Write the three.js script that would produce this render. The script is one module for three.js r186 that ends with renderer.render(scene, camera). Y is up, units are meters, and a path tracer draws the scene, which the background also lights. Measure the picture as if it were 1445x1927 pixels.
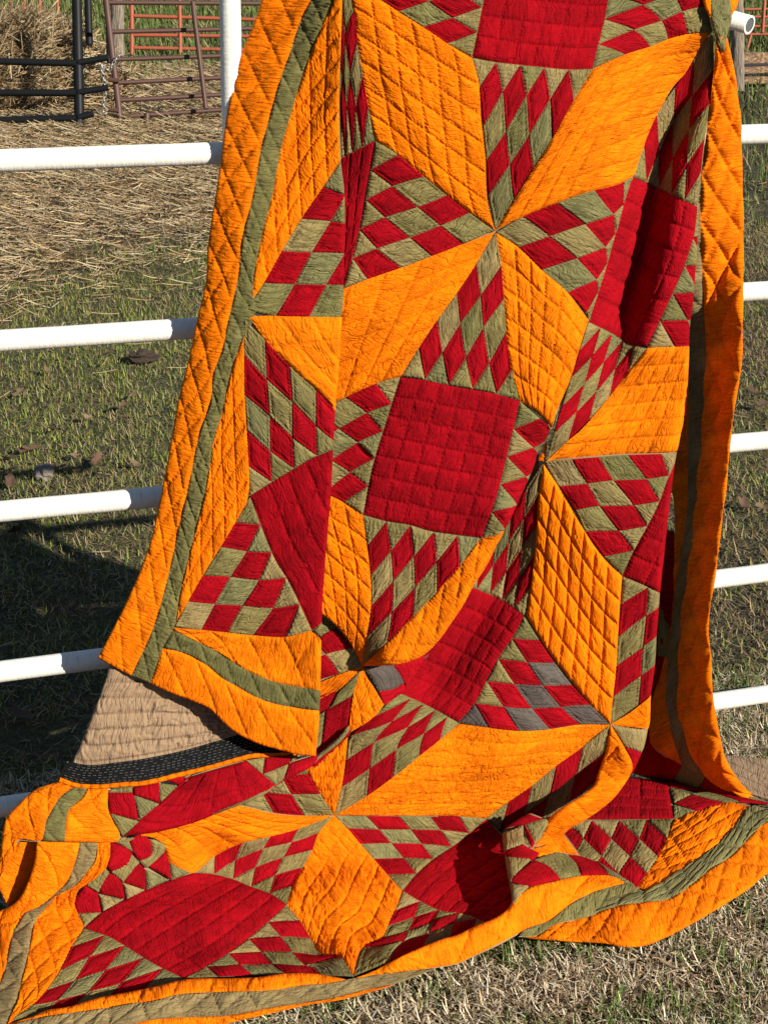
import * as THREE from 'three';
import { mergeGeometries } from 'three/addons/utils/BufferGeometryUtils.js';
import { ImprovedNoise } from 'three/addons/math/ImprovedNoise.js';

// ------------------------------------------------------------------ camera, sky, sun, exposure
const scene = new THREE.Scene();
const W = 1445, H = 1927, FPX = 2783, CX = W / 2, CY = H / 2;
const camera = new THREE.PerspectiveCamera(2 * Math.atan(CY / FPX) * 180 / Math.PI, W / H, 0.05, 400);
const rad = d => d * Math.PI / 180;
const camPos = new THREE.Vector3(0, 1.71, 2.247);
const P_ = rad(24.0), YW = rad(-16.87), RL_ = rad(1.23);
const FWD = new THREE.Vector3(-Math.sin(YW) * Math.cos(P_), -Math.sin(P_), -Math.cos(YW) * Math.cos(P_));
const R0 = new THREE.Vector3(Math.cos(YW), 0, -Math.sin(YW));
const U0 = new THREE.Vector3().crossVectors(R0, FWD);
const RGT = R0.clone().multiplyScalar(Math.cos(RL_)).addScaledVector(U0, Math.sin(RL_));
const UPV = U0.clone().multiplyScalar(Math.cos(RL_)).addScaledVector(R0, -Math.sin(RL_));
camera.position.copy(camPos);
camera.up.copy(UPV);
camera.lookAt(camPos.clone().add(FWD));
camera.updateMatrixWorld();

const SUN_AZ = rad(33), SUN_EL = rad(29);
const sunDir = new THREE.Vector3(Math.sin(SUN_AZ) * Math.cos(SUN_EL), Math.sin(SUN_EL), Math.cos(SUN_AZ) * Math.cos(SUN_EL));
{ // clear pale sky as a computed panorama
  const w = 256, h = 128, d = new Float32Array(w * h * 4);
  for (let j = 0; j < h; j++) for (let i = 0; i < w; i++) {
    const el = (j + 0.5) / h * Math.PI - Math.PI / 2, az = (i + 0.5) / w * 2 * Math.PI;
    const k = Math.max(0, Math.sin(el)), s = Math.pow(1 - k, 3);
    const o = (j * w + i) * 4;
    const g = el < 0 ? 0.35 : 1;
    d[o] = g * (0.20 + 0.36 * s); d[o + 1] = g * (0.32 + 0.36 * s); d[o + 2] = g * (0.56 + 0.26 * s); d[o + 3] = 1;
  }
  const t = new THREE.DataTexture(d, w, h, THREE.RGBAFormat, THREE.FloatType);
  t.mapping = THREE.EquirectangularReflectionMapping; t.magFilter = THREE.LinearFilter; t.needsUpdate = true;
  scene.background = t; scene.environment = t;
  scene.backgroundIntensity = 0.28; scene.environmentIntensity = 0.28;
}
const sun = new THREE.DirectionalLight(new THREE.Color(1.0, 0.93, 0.80), 4.6);
sun.position.copy(sunDir).multiplyScalar(12).add(new THREE.Vector3(0.8, 0, -1));
sun.target.position.set(0.8, 0, -1);
sun.castShadow = true;
Object.assign(sun.shadow.camera, { left: -9, right: 9, top: 9, bottom: -9, near: 0.5, far: 40 });
sun.shadow.mapSize.set(4096, 4096); sun.shadow.radius = 1;
scene.add(sun, sun.target);
const EXPOSURE = 1.66;

// ------------------------------------------------------------------ helpers
let seed = 12345;
const rnd = () => { seed = (seed * 1664525 + 1013904223) >>> 0; return seed / 4294967296; };
const rr = (a, b) => a + (b - a) * rnd();
const perlin = new ImprovedNoise();
const nz = (x, y, z = 0.37) => perlin.noise(x, y, z);
const ray = (px, py) => FWD.clone().addScaledVector(RGT, (px - CX) / FPX).addScaledVector(UPV, -(py - CY) / FPX);
const at = (px, py, dep) => camPos.clone().addScaledVector(ray(px, py), dep);
const onGround = (px, py, y = 0) => { const d = ray(px, py); return camPos.clone().addScaledVector(d, (y - camPos.y) / d.y); };
const onPlaneZ = (px, py, z) => { const d = ray(px, py); return camPos.clone().addScaledVector(d, (z - camPos.z) / d.z); };
const counts = {};
function numbered(n) { const k = counts[n] = (counts[n] ?? -1) + 1; return k ? n + '_' + String(k).padStart(3, '0') : n; }
function thing(name, label, category, group, kind) {
  const o = new THREE.Group(); o.name = numbered(name); scene.add(o);
  tag(o, label, category, group, kind); return o;
}
function tag(o, label, category, group, kind) {
  o.userData = { label, category };
  if (group) o.userData.group = group;
  if (kind) o.userData.kind = kind;
  return o;
}
function mesh(name, geo, mat, parent) {
  const m = new THREE.Mesh(geo, mat); m.name = parent === scene ? numbered(name) : name;
  m.castShadow = m.receiveShadow = true; parent.add(m); return m;
}
const lin = (r, g, b) => new THREE.Color().setRGB(r, g, b);

// ------------------------------------------------------------------ cloth texture: weave and slubs, tileable
function noiseTex(n, fn, srgb) {
  const d = new Uint8Array(n * n * 4);
  for (let j = 0; j < n; j++) for (let i = 0; i < n; i++) {
    const c = fn(i, j), o = (j * n + i) * 4;
    d[o] = c[0]; d[o + 1] = c[1]; d[o + 2] = c[2]; d[o + 3] = 255;
  }
  const t = new THREE.DataTexture(d, n, n); t.wrapS = t.wrapT = THREE.RepeatWrapping;
  t.magFilter = THREE.LinearFilter; t.minFilter = THREE.LinearMipmapLinearFilter; t.generateMipmaps = true;
  if (srgb) t.colorSpace = THREE.SRGBColorSpace;
  t.needsUpdate = true; return t;
}
function tileNoise(n, cells, s) { // periodic value noise on an n x n torus
  const g = []; let q = s;
  const r = () => { q = (q * 1664525 + 1013904223) >>> 0; return q / 4294967296; };
  for (let i = 0; i < cells[0] * cells[1]; i++) g.push(r());
  return (i, j) => {
    const x = i / n * cells[0], y = j / n * cells[1], x0 = Math.floor(x), y0 = Math.floor(y);
    let fx = x - x0, fy = y - y0; fx = fx * fx * (3 - 2 * fx); fy = fy * fy * (3 - 2 * fy);
    const G = (a, b) => g[(b % cells[1]) * cells[0] + (a % cells[0])];
    return (G(x0, y0) * (1 - fx) + G(x0 + 1, y0) * fx) * (1 - fy) + (G(x0, y0 + 1) * (1 - fx) + G(x0 + 1, y0 + 1) * fx) * fy;
  };
}
const slubA = tileNoise(512, [16, 170], 11), slubB = tileNoise(512, [170, 16], 22), patchN = tileNoise(512, [7, 7], 33), fineN = tileNoise(512, [128, 128], 44);
const weaveVal = (i, j) => 0.84 + 0.10 * slubA(i, j) + 0.10 * slubB(i, j) + 0.20 * (patchN(i, j) - 0.5) + 0.08 * (fineN(i, j) - 0.5);
const weaveTex = noiseTex(512, (i, j) => { const v = 250 * Math.min(1, weaveVal(i, j)); return [v, v, v]; }, true);
const crA = tileNoise(1024, [38, 5], 51), crB = tileNoise(1024, [22, 6], 52), crC = tileNoise(1024, [70, 14], 53), crM = tileNoise(1024, [8, 8], 54), crW = tileNoise(1024, [12, 12], 55), crF = tileNoise(1024, [200, 200], 56);
const wrapI = x => ((Math.round(x) % 1024) + 1024) % 1024;
const weaveBump = noiseTex(1024, (i, j) => { // fine crumples that run along v, thin grooves between soft swells
  const x = wrapI(i + 46 * (crW(i, j) - .5)), y = wrapI(j + 30 * (crW(j, i) - .5));
  const g = (n, w) => Math.exp(-Math.abs(n - .5) / w);
  const h = 0.9 - 0.42 * g(crA(x, y), .035) * (0.3 + crM(i, j)) - 0.34 * g(crB(x, y), .03) * (1.2 - crM(i, j)) - 0.16 * g(crC(x, y), .06) + 0.05 * (crF(i, j) - .5);
  const v = 255 * Math.max(0, Math.min(1, h)); return [v, v, v];
});
function clothMat(c, bump = 0.0032, rough = 0.93) {
  return new THREE.MeshPhysicalMaterial({ color: c, roughness: rough, metalness: 0, specularIntensity: 0.15, map: weaveTex, bumpMap: weaveBump, bumpScale: bump, side: THREE.DoubleSide });
}
const ORANGE = [[.95, .200, .0015], [.92, .192, .0015], [.96, .210, .002], [.93, .197, .0015]].map(c => clothMat(lin(...c), .0036));
const RED = [[.325, .002, .008], [.295, .0018, .007], [.345, .0025, .009], [.31, .002, .007]].map(c => clothMat(lin(...c)));
const GREEN = [[.225, .188, .070], [.245, .198, .074], [.195, .175, .064], [.275, .215, .086], [.205, .19, .080], [.295, .22, .092]].map(c => clothMat(lin(...c), .0046));
const STRIPG = [[.140, .130, .046], [.160, .145, .052]].map(c => clothMat(lin(...c)));
const TAN = clothMat(lin(.27, .20, .09));
const GREY = [[.105, .085, .075], [.125, .105, .09]].map(c => clothMat(lin(...c)));
const pick = a => a[Math.floor(rnd() * a.length)];

// ------------------------------------------------------------------ the quilt: smooth surfaces, folds and patches
// depth of the cloth: a curtain leaning on the fence that runs out onto the ground
function baseDepth(px, py) {
  const d = ray(px, py), lean = 0.07;
  // plane z = .055 + lean*(1 - Y/1.6)
  const k = lean / 1.6, tA = (0.055 + lean - k * camPos.y - camPos.z) / (d.z + k * d.y);
  const tB = (0.03 - camPos.y) / d.y;
  if (!(tB > 0)) return tA;
  const w = 0.035, h = Math.max(0, Math.min(1, 0.5 + 0.5 * (tB - tA) / w)); // smooth minimum
  return tB * (1 - h) + tA * h - w * h * (1 - h);
}
function tps(pts) { // thin plate spline through [x, y, v]
  const n = pts.length, N = n + 3, A = [];
  const U = r2 => r2 < 1e-9 ? 0 : 0.5 * r2 * Math.log(r2);
  const S = 400;
  for (let i = 0; i < N; i++) A.push(new Float64Array(N + 1));
  for (let i = 0; i < n; i++) {
    for (let j = 0; j < n; j++) A[i][j] = U(((pts[i][0] - pts[j][0]) ** 2 + (pts[i][1] - pts[j][1]) ** 2) / S / S);
    A[i][i] += 0.00002;
    A[i][n] = A[n][i] = 1; A[i][n + 1] = A[n + 1][i] = pts[i][0] / S; A[i][n + 2] = A[n + 2][i] = pts[i][1] / S;
    A[i][N] = pts[i][2];
  }
  for (let c = 0; c < N; c++) {
    let p = c; for (let r = c + 1; r < N; r++) if (Math.abs(A[r][c]) > Math.abs(A[p][c])) p = r;
    [A[c], A[p]] = [A[p], A[c]];
    for (let r = 0; r < N; r++) if (r !== c) { const f = A[r][c] / A[c][c]; if (f) for (let k = c; k <= N; k++) A[r][k] -= f * A[c][k]; }
  }
  const w = A.map((r, i) => r[N] / r[i]);
  return (x, y) => {
    let v = w[n] + w[n + 1] * x / S + w[n + 2] * y / S;
    for (let i = 0; i < n; i++) v += w[i] * U(((x - pts[i][0]) ** 2 + (y - pts[i][1]) ** 2) / S / S);
    return v;
  };
}
function nearest(pts, x, y) { // signed distance to a directed polyline; right-hand side when walking down is outside
  let best = 1e9, bx = 0, by = 0, bs = 1, bt = 0;
  for (let i = 0; i < pts.length - 1; i++) {
    const [ax, ay] = pts[i], dx = pts[i + 1][0] - ax, dy = pts[i + 1][1] - ay, L = dx * dx + dy * dy;
    let t = ((x - ax) * dx + (y - ay) * dy) / L;
    t = Math.max(i === 0 ? -0.6 : 0, Math.min(i === pts.length - 2 ? 1.6 : 1, t));
    const fx = ax + t * dx, fy = ay + t * dy, q = (x - fx) ** 2 + (y - fy) ** 2;
    if (q < best) { best = q; bt = Math.max(0, Math.min(1, (i + t) / (pts.length - 1))); bx = fx; by = fy; bs = ((x - fx) * dy - (y - fy) * dx) >= 0 ? 1 : -1; }
  }
  return [Math.sqrt(best) * bs, bx, by, bt];
}
function smoothLine(pts, step = 9) {
  const c = curve(pts), n = Math.max(4, Math.round(c.len / step)), o = [];
  for (let i = 0; i <= n; i++) o.push(c(i / n));
  return o;
}
function curve(pts, uniform) { // Catmull-Rom through pts
  const n = pts.length, T = [0];
  for (let i = 1; i < n; i++) T.push(uniform ? i : T[i - 1] + Math.max(1e-3, Math.hypot(pts[i][0] - pts[i - 1][0], pts[i][1] - pts[i - 1][1])));
  const tot = T[n - 1];
  const tan = pts.map((p, i) => {
    if (n === 2) return [(pts[1][0] - pts[0][0]) / tot, (pts[1][1] - pts[0][1]) / tot];
    const a = Math.max(0, i - 1), b = Math.min(n - 1, i + 1);
    return [(pts[b][0] - pts[a][0]) / (T[b] - T[a]), (pts[b][1] - pts[a][1]) / (T[b] - T[a])];
  });
  const f = t => {
    const x = Math.max(0, Math.min(1, t)) * tot; let i = 0; while (i < n - 2 && x > T[i + 1]) i++;
    const h = T[i + 1] - T[i], s = (x - T[i]) / h, s2 = s * s, s3 = s2 * s, r = [0, 0];
    for (let c = 0; c < 2; c++) r[c] = (2 * s3 - 3 * s2 + 1) * pts[i][c] + (s3 - 2 * s2 + s) * h * tan[i][c] + (3 * s2 - 2 * s3) * pts[i + 1][c] + (s3 - s2) * h * tan[i + 1][c];
    return r;
  };
  f.len = 0; for (let i = 1; i < n; i++) f.len += Math.hypot(pts[i][0] - pts[i - 1][0], pts[i][1] - pts[i - 1][1]);
  return f;
}
const outset = (pts, d) => pts.map((p, i) => { // push an edge outwards so that it can roll under
  const a = pts[Math.max(0, i - 1)], b = pts[Math.min(pts.length - 1, i + 1)], L = Math.hypot(b[0] - a[0], b[1] - a[1]);
  return [p[0] + d * (b[1] - a[1]) / L, p[1] - d * (b[0] - a[0]) / L];
});
const SHEETS = {}, FOLDS = {};
function sheet(name, pts, creases = []) {
  const f = tps(pts), cr = creases.map(c => ({ ...c, pts: smoothLine(c.pts) }));
  SHEETS[name] = (x, y) => {
    let v = f(x, y);
    for (const c of cr) { const q = nearest(c.pts, x, y), d = q[0]; const w = d > 0 ? c.wo : c.wi; if (Math.abs(d) < 3.2 * w) v += c.h * Math.exp(-(d * d) / (w * w)) * Math.min(1, q[3] / (c.ta ?? .3)) * Math.min(1, (1 - q[3]) / (c.tb ?? .3)); }
    return v;
  };
}
function fold(name, pts, r) { FOLDS[name] = { pts: smoothLine(pts), r }; }
function liftPoint(sh, folds, x, y, back) { // photo-plan point of the cloth -> place in the world
  let extra = 0, gone = false, thMax = 0;
  for (const n of folds) {
    const f = FOLDS[n], [d, fx, fy] = nearest(f.pts, x, y), s = d + f.r;
    if (s > 0) {
      const th = Math.min(s / f.r, 2.7); if (s / f.r > 2.7) gone = true; thMax = Math.max(thMax, th);
      const nd = -f.r + f.r * Math.sin(th), k = Math.abs(d) > 1e-4 ? nd / d : 0;
      if (Math.abs(d) > 1e-4) { x = fx + (x - fx) * k; y = fy + (y - fy) * k; }
      extra += f.r * (1 - Math.cos(th));
    }
  }
  const t0 = sh === 'H' || sh === 'K2' ? (0.03 - camPos.y) / ray(x, y).y : baseDepth(x, y), t = t0 - SHEETS[sh](x, y) + extra * t0 / FPX + (back || 0);
  const d = ray(x, y);
  return [camPos.x + d.x * t, camPos.y + d.y * t, camPos.z + d.z * t, gone, thMax];
}
const quilt = thing('quilt', 'orange patchwork quilt with red and green diamonds, hung over the white fence onto grass', 'quilt');
let nTri = 0;
const backGeos = [];
const threads = { tan: [], orange: [] };
function dash(out, a, b) { // one short thread, a slim four-sided prism proud of the cloth
  const c = [(a[0] + b[0]) / 2, (a[1] + b[1]) / 2, (a[2] + b[2]) / 2], d = [(b[0] - a[0]) * .36, (b[1] - a[1]) * .36, (b[2] - a[2]) * .36], L = Math.hypot(...d);
  if (L > .006 || L < 1e-5) return;
  const w = [camPos.x - c[0], camPos.y - c[1], camPos.z - c[2]], W = Math.hypot(...w), n = w.map(q => q / W), s = [d[1] * n[2] - d[2] * n[1], d[2] * n[0] - d[0] * n[2], d[0] * n[1] - d[1] * n[0]].map(q => q / L), r = .0005, lift = .0004;
  const P = (k, x, y) => [0, 1, 2].map(q => c[q] + d[q] * k + s[q] * x * r + n[q] * (y * r + lift));
  const A = [[1, 0], [0, 1], [-1, 0], [0, -1]];
  for (let q = 0; q < 4; q++) { const u = A[q], v = A[(q + 1) % 4], p0 = P(-1, ...u), p1 = P(1, ...u), p2 = P(1, ...v), p3 = P(-1, ...v); out.push(...p0, ...p1, ...p2, ...p0, ...p2, ...p3); }
}
const STEP = 2.15; // spacing of the cloth mesh, in photo pixels
// fn(u, v) -> plan point, dims in metres; tri: v runs from apex (0) to base (1), width shrinks to the apex
function patch(name, mat, sh, folds, fn, opt = {}) {
  const P = (u, v) => fn(u, v);
  const L = (a, b, n) => { let s = 0, p = P(...a); for (let i = 1; i <= n; i++) { const t = i / n, q = P(a[0] + (b[0] - a[0]) * t, a[1] + (b[1] - a[1]) * t); s += Math.hypot(q[0] - p[0], q[1] - p[1]); p = q; } return s; };
  const lu = Math.max(L([0, .5], [1, .5], 6), L([0, 1], [1, 1], 6) * (opt.tri ? 1 : .6), L([0, 0], [1, 0], 6) * (opt.tri ? 0 : .6)), lv = Math.max(L([.5, 0], [.5, 1], 6), L([0, 0], [0, 1], 6) * .6, L([1, 0], [1, 1], 6) * .6);
  const nu = Math.max(4, Math.round(lu / STEP)), nv = Math.max(4, Math.round(lv / STEP));
  const pos = new Float32Array((nu + 1) * (nv + 1) * 3), uv = new Float32Array((nu + 1) * (nv + 1) * 2), gone = new Uint8Array((nu + 1) * (nv + 1)), theta = new Float32Array((nu + 1) * (nv + 1));
  const pm = opt.pm ?? 0.00088; // metres of cloth per photo pixel
  for (let j = 0; j <= nv; j++) for (let i = 0; i <= nu; i++) {
    const o = j * (nu + 1) + i, q = P(i / nu, j / nv), r = liftPoint(sh, folds, q[0], q[1]);
    pos.set([r[0], r[1], r[2]], o * 3); gone[o] = r[3] ? 1 : 0; theta[o] = r[4];
  }
  const idx = [];
  for (let j = 0; j < nv; j++) for (let i = 0; i < nu; i++) {
    const a = j * (nu + 1) + i, b = a + 1, c = a + nu + 1, d = c + 1;
    if (!(gone[a] && gone[b] && gone[d])) idx.push(a, b, d);
    if (!(gone[a] && gone[d] && gone[c])) idx.push(a, d, c);
  }
  if (!idx.length) return null;
  const g = new THREE.BufferGeometry();
  g.setAttribute('position', new THREE.BufferAttribute(pos, 3)); g.setIndex(idx); g.computeVertexNormals();
  const nrm = g.attributes.normal.array;
  // make normals face the viewer's side of the cloth
  let sgn = 0; for (let k = 0; k < nrm.length; k += 3) sgn += nrm[k] * (camPos.x - pos[k]) + nrm[k + 1] * (camPos.y - pos[k + 1]) + nrm[k + 2] * (camPos.z - pos[k + 2]);
  if (sgn < 0) { for (let k = 0; k < idx.length; k += 3) { const t = idx[k]; idx[k] = idx[k + 1]; idx[k + 1] = t; } g.setIndex(idx); g.computeVertexNormals(); }
  const N = g.attributes.normal.array;
  const seedx = rnd() * 50, seedy = rnd() * 50, ang = opt.ang ?? rr(-0.5, 0.5), ca = Math.cos(ang), sa = Math.sin(ang);
  const lum = lu * pm, lvm = lv * pm;
  for (let j = 0; j <= nv; j++) for (let i = 0; i <= nu; i++) {
    const o = j * (nu + 1) + i, u = i / nu, v = j / nv;
    let x = u * lum, y = v * lvm, ds;
    if (opt.tri) { x = (u - .5) * lum * v; ds = Math.min(u * v * lum, (1 - u) * v * lum, (1 - v) * lvm) * 0.9; }
    else ds = Math.min(u * lum, (1 - u) * lum, v * lvm, (1 - v) * lvm);
    uv[o * 2] = (x * ca + y * sa + seedx) / 0.15; uv[o * 2 + 1] = (-x * sa + y * ca + seedy) / 0.15;
    const e = 1 - Math.exp(-ds / 0.0022);
    const q = opt.quilt ? opt.quilt(u, v, x, y) : [1, 0];   // distance to the nearest stitching line (m), its direction angle
    const dq = q[0];
    const wob = nz(x * 60 + seedx, y * 60 + seedy) * 0.0012;
    const puff = (opt.puff ?? 0.0044) * (1 - Math.exp(-Math.max(0, dq + wob) / 0.0042));
    // puckers: crumpled creases running across the stitching
    const X = (x * ca + y * sa), Y = (-x * sa + y * ca);
    const wx = nz(X * 40 + seedx, Y * 40 + seedy, 2.3) * 0.012, wy = nz(X * 40 + seedx, Y * 40 + seedy, 7.9) * 0.010;
    const r1 = 1 - Math.abs(nz((X + wx) * 120 + seedx, (Y + wy) * 34 + seedy, 1.1)) * 2.6;
    const r2 = 1 - Math.abs(nz((X + wy) * 46 + seedy, (Y + wx) * 95 + seedx, 5.1)) * 2.6;
    const m = 0.35 + 0.65 * Math.max(0, Math.min(1, 0.5 + 1.6 * nz(x * 22 + seedy, y * 22 + seedx, 9.2)));
    const wr = 0.62 * (opt.wr ?? 0.0016) * m * (Math.max(-0.4, r1) + 0.55 * Math.max(-0.4, r2));
    const nearU = opt.tri ? (1 - v) * lvm < Math.min(u, 1 - u) * v * lum : Math.min(v, 1 - v) * lvm < Math.min(u, 1 - u) * lum, al = nearU ? x : y;
    const ph = 6 * nz(al * 30 + seedx, ds * 20, 3.3);
    const stitch = (opt.seam ?? 0.0017) * Math.exp(-ds / 0.0055) * Math.min(1, ds / .0012) * Math.sin(al * 1000 + ph) - 0.0009 * Math.exp(-dq / .0026) * (opt.quilt ? Math.sin(q[1] * 950 + ph) : 0);
    const hgt = e * Math.max(.12, 1 - theta[o] * .75) * (puff + 0.0012 - wr + stitch + 0.0035 * nz(x * 14 + seedx, y * 14 + seedy, 4.4));
    pos[o * 3] += N[o * 3] * hgt; pos[o * 3 + 1] += N[o * 3 + 1] * hgt; pos[o * 3 + 2] += N[o * 3 + 2] * hgt;
  }
  g.setAttribute('uv', new THREE.BufferAttribute(uv, 2));
  g.computeVertexNormals(); nTri += idx.length / 3;
  const m = mesh(name, g, mat, opt.parent ?? quilt);
  const thr = /green|grey/.test(name) ? threads.tan : /orange/.test(name) ? threads.orange : null;
  if (thr) { // whipped seam stitches along the patch edges
    const V = (i, j) => { const o = j * (nu + 1) + i; return theta[o] > 0.6 ? null : [pos[o * 3], pos[o * 3 + 1], pos[o * 3 + 2]]; };
    const E = []; if (!opt.tri || true) { for (const j of opt.tri ? [nv] : [0, nv]) { const l = []; for (let i = 0; i <= nu; i++) l.push(V(i, j)); E.push(l); } for (const i of [0, nu]) { const l = []; for (let j = 0; j <= nv; j++) l.push(V(i, j)); E.push(l); } }
    for (const l of E) for (let k = 1; k < l.length - 1; k += 2) if (l[k] && l[k + 1] && rnd() < .8) dash(thr, l[k], l[k + 1]);
  }
  return m;
}
function backing(sh, folds, fn) { // coarse under-layer: the wadding and lining just behind the patches
  const pos = [], idx = [], gone = [];
  let pl = 0, q0 = fn(0, .5); for (let i = 1; i <= 10; i++) { const q = fn(i / 10, .5); pl += Math.hypot(q[0] - q0[0], q[1] - q0[1]); q0 = q; }
  const n = Math.max(12, Math.min(90, Math.round(pl / 16))), nv = 12;
  let cx = 0, cy = 0; for (let j = 0; j <= 4; j++) for (let i = 0; i <= 4; i++) { const q = fn(i / 4, j / 4); cx += q[0] / 25; cy += q[1] / 25; }
  for (let j = 0; j <= nv; j++) for (let i = 0; i <= n; i++) {
    const q = fn(i / n, j / nv), L = Math.hypot(q[0] - cx, q[1] - cy) || 1, k = 1 + 3 / L;
    const r = liftPoint(sh, folds, cx + (q[0] - cx) * k, cy + (q[1] - cy) * k, 0.008); pos.push(r[0], r[1], r[2]); gone.push(r[3]);
  }
  for (let j = 0; j < nv; j++) for (let i = 0; i < n; i++) { const a = j * (n + 1) + i, b = a + 1, c = a + n + 1, d = c + 1; if (!(gone[a] && gone[b] && gone[c] && gone[d])) idx.push(a, b, d, a, d, c); }
  if (!idx.length) return;
  const g = new THREE.BufferGeometry(); g.setAttribute('position', new THREE.Float32BufferAttribute(pos, 3)); g.setIndex(idx); g.computeVertexNormals();
  backGeos.push(g);
}
function coonsQuad(loop) { // [c0, [mids], c1, [mids], c2, [mids], c3, [mids]]
  const [c0, m0, c1, m1, c2, m2, c3, m3] = loop;
  const e0 = curve([c0, ...m0, c1]), e1 = curve([c1, ...m1, c2]), e2 = curve([c3, ...[...m2].reverse(), c2]), e3 = curve([c0, ...[...m3].reverse(), c3]);
  return (u, v) => {
    const a = e0(u), b = e2(u), c = e3(v), d = e1(v), r = [0, 0];
    for (let k = 0; k < 2; k++) r[k] = (1 - v) * a[k] + v * b[k] + (1 - u) * c[k] + u * d[k] - ((1 - u) * (1 - v) * c0[k] + u * (1 - v) * c1[k] + u * v * c2[k] + (1 - u) * v * c3[k]);
    return r;
  };
}
function coonsTri(apex, L, R, base, kUniform, tw = 1) { // rows s from the apex (0) to the base (1), across t
  const l = curve([apex, ...L], kUniform), r = curve([apex, ...R], kUniform), bl = L[L.length - 1], br = R[R.length - 1], b = curve([bl, ...base, br]);
  return (s, t) => {
    t = Math.pow(t, tw);
    const p = l(s), q = r(s), c = b(t), o = [0, 0];
    for (let k = 0; k < 2; k++) o[k] = (1 - t) * p[k] + t * q[k] + s * s * (c[k] - (1 - t) * bl[k] - t * br[k]);
    return o;
  };
}
// stitching patterns
const grid = (nu, nv, su, sv) => (u, v) => { const a = Math.abs(u * nu - Math.round(u * nu)) / nu * su, b = Math.abs(v * nv - Math.round(v * nv)) / nv * sv; return [Math.min(a, b), a < b ? v * sv : u * su]; };
const hatch = (p, q = 1.7) => (u, v, x, y) => { const a = (x + y * q) / p, b = (x - y * q) / p, k = p / Math.hypot(1, q); return [Math.min(Math.abs(a - Math.round(a)), Math.abs(b - Math.round(b))) * k, x * 1.15]; };
const inset = (w, lu, lv) => (u, v) => { const d = Math.min(Math.min(u, 1 - u) * lu, Math.min(v, 1 - v) * lv); return [Math.abs(d - w), 0]; };

function arm(sh, folds, apex, L, R, base, o = {}) { // pieced triangle: diamonds in rows 1..4, half diamonds along the base
  const f = coonsTri(apex, L, R, base, o.k, o.tw), ss = o.ss ?? [0, .2, .4, .6, .8, 1];
  const S = x => { const i = Math.min(4, Math.floor(x)); return ss[i] + (ss[i + 1] - ss[i]) * (x - i); };
  const at2 = (i, j) => { const k = i + j; return k < 1e-6 ? f(0, 0.5) : f(S(k), j / k); };
  if (!o.noback) backing(sh, folds, (u, v) => f(Math.max(.02, v), u));
  for (let k = 1; k <= 4; k++) for (let j = 0; j < k; j++) {
    const i = k - 1 - j, red = k % 2 === 0;
    if (o.skip && o.skip(k, j)) continue;
    const grey = o.grey && o.grey(k, j);
    patch(red ? 'red_diamond' : grey ? 'grey_diamond' : 'green_diamond', red ? pick(RED) : grey ? pick(GREY) : o.tan && o.tan(k, j) ? TAN : pick(GREEN), sh, folds,
      (u, v) => at2(i + u, j + v), { wr: red ? 0.0012 : 0.0019, puff: 0.0036, quilt: inset(0.006, .05, .05), ang: o.ang });
  }
  for (let j = 0; j < 5; j++) {
    const i = 4 - j; if (o.skip && o.skip(5, j)) continue;
    patch('green_triangle', o.grey && o.grey(5, j) ? pick(GREY) : pick(GREEN), sh, folds,
      (u, v) => at2(i + v * (1 - u), j + v * u), { tri: 1, wr: 0.0019, puff: 0.003, ang: o.ang });
  }
}
function square(sh, folds, loop, o = {}) {
  const f = coonsQuad(loop); if (!o.noback) backing(sh, folds, f);
  patch('red_square', o.mat ?? pick(RED), sh, folds, f, { quilt: grid(o.n ?? 6, o.m ?? 6, .22, .22), wr: 0.0009, puff: 0.0036, ang: o.ang ?? .1 });
}
function orange(sh, folds, loop, o = {}) {
  const f = coonsQuad(loop); if (!o.noback) backing(sh, folds, f);
  patch('orange_diamond', pick(ORANGE), sh, folds, f, { quilt: grid(o.n ?? 6, o.m ?? 6, o.su ?? .26, o.sv ?? .26), wr: o.wr ?? 0.0018, puff: o.puff ?? 0.004, ang: o.ang });
}
function orangeTri(sh, folds, apex, L, R, base, o = {}) {
  const f = coonsTri(apex, L, R, base); backing(sh, folds, (u, v) => f(Math.max(.02, v), u));
  patch('orange_triangle', pick(ORANGE), sh, folds, (u, v) => f(v, u), { tri: 1, quilt: o.quilt ?? hatch(.036), wr: 0.0022, ang: o.ang ?? 0.2 });
}
function strip(name, mat, sh, folds, A, B, o = {}) { // cloth between two long edges
  const a = curve(A), b = curve(B), f = (u, v) => { const p = a(u), q = b(u); return [p[0] + (q[0] - p[0]) * v, p[1] + (q[1] - p[1]) * v]; };
  if (!o.noback) backing(sh, folds, f);
  return patch(name, mat, sh, folds, f, { quilt: o.quilt ?? hatch(.036), wr: o.wr ?? 0.0018, puff: o.puff, ang: o.ang ?? 0, pm: o.pm });
}
function bit(name, mat, sh, folds, pts, o = {}) { // a small patch of three or four corners
  if (pts.length === 3) patch(name, mat, sh, folds, (u, v) => { const [a, b, c] = pts; return [0, 1].map(k => a[k] + v * ((b[k] - a[k]) * (1 - u) + (c[k] - a[k]) * u)); }, { tri: 1, puff: .0028, ...o });
  else { const f = coonsQuad(pts.length === 8 ? pts : [pts[0], [], pts[1], [], pts[2], [], pts[3], []]); patch(name, mat, sh, folds, f, { puff: .0034, ...o }); if (o.back) backing(sh, folds, f); }
}
const RD = p => ['red_diamond', pick(RED)], GD = p => ['green_diamond', pick(GREEN)], GT = p => ['green_triangle', pick(GREEN)];

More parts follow.
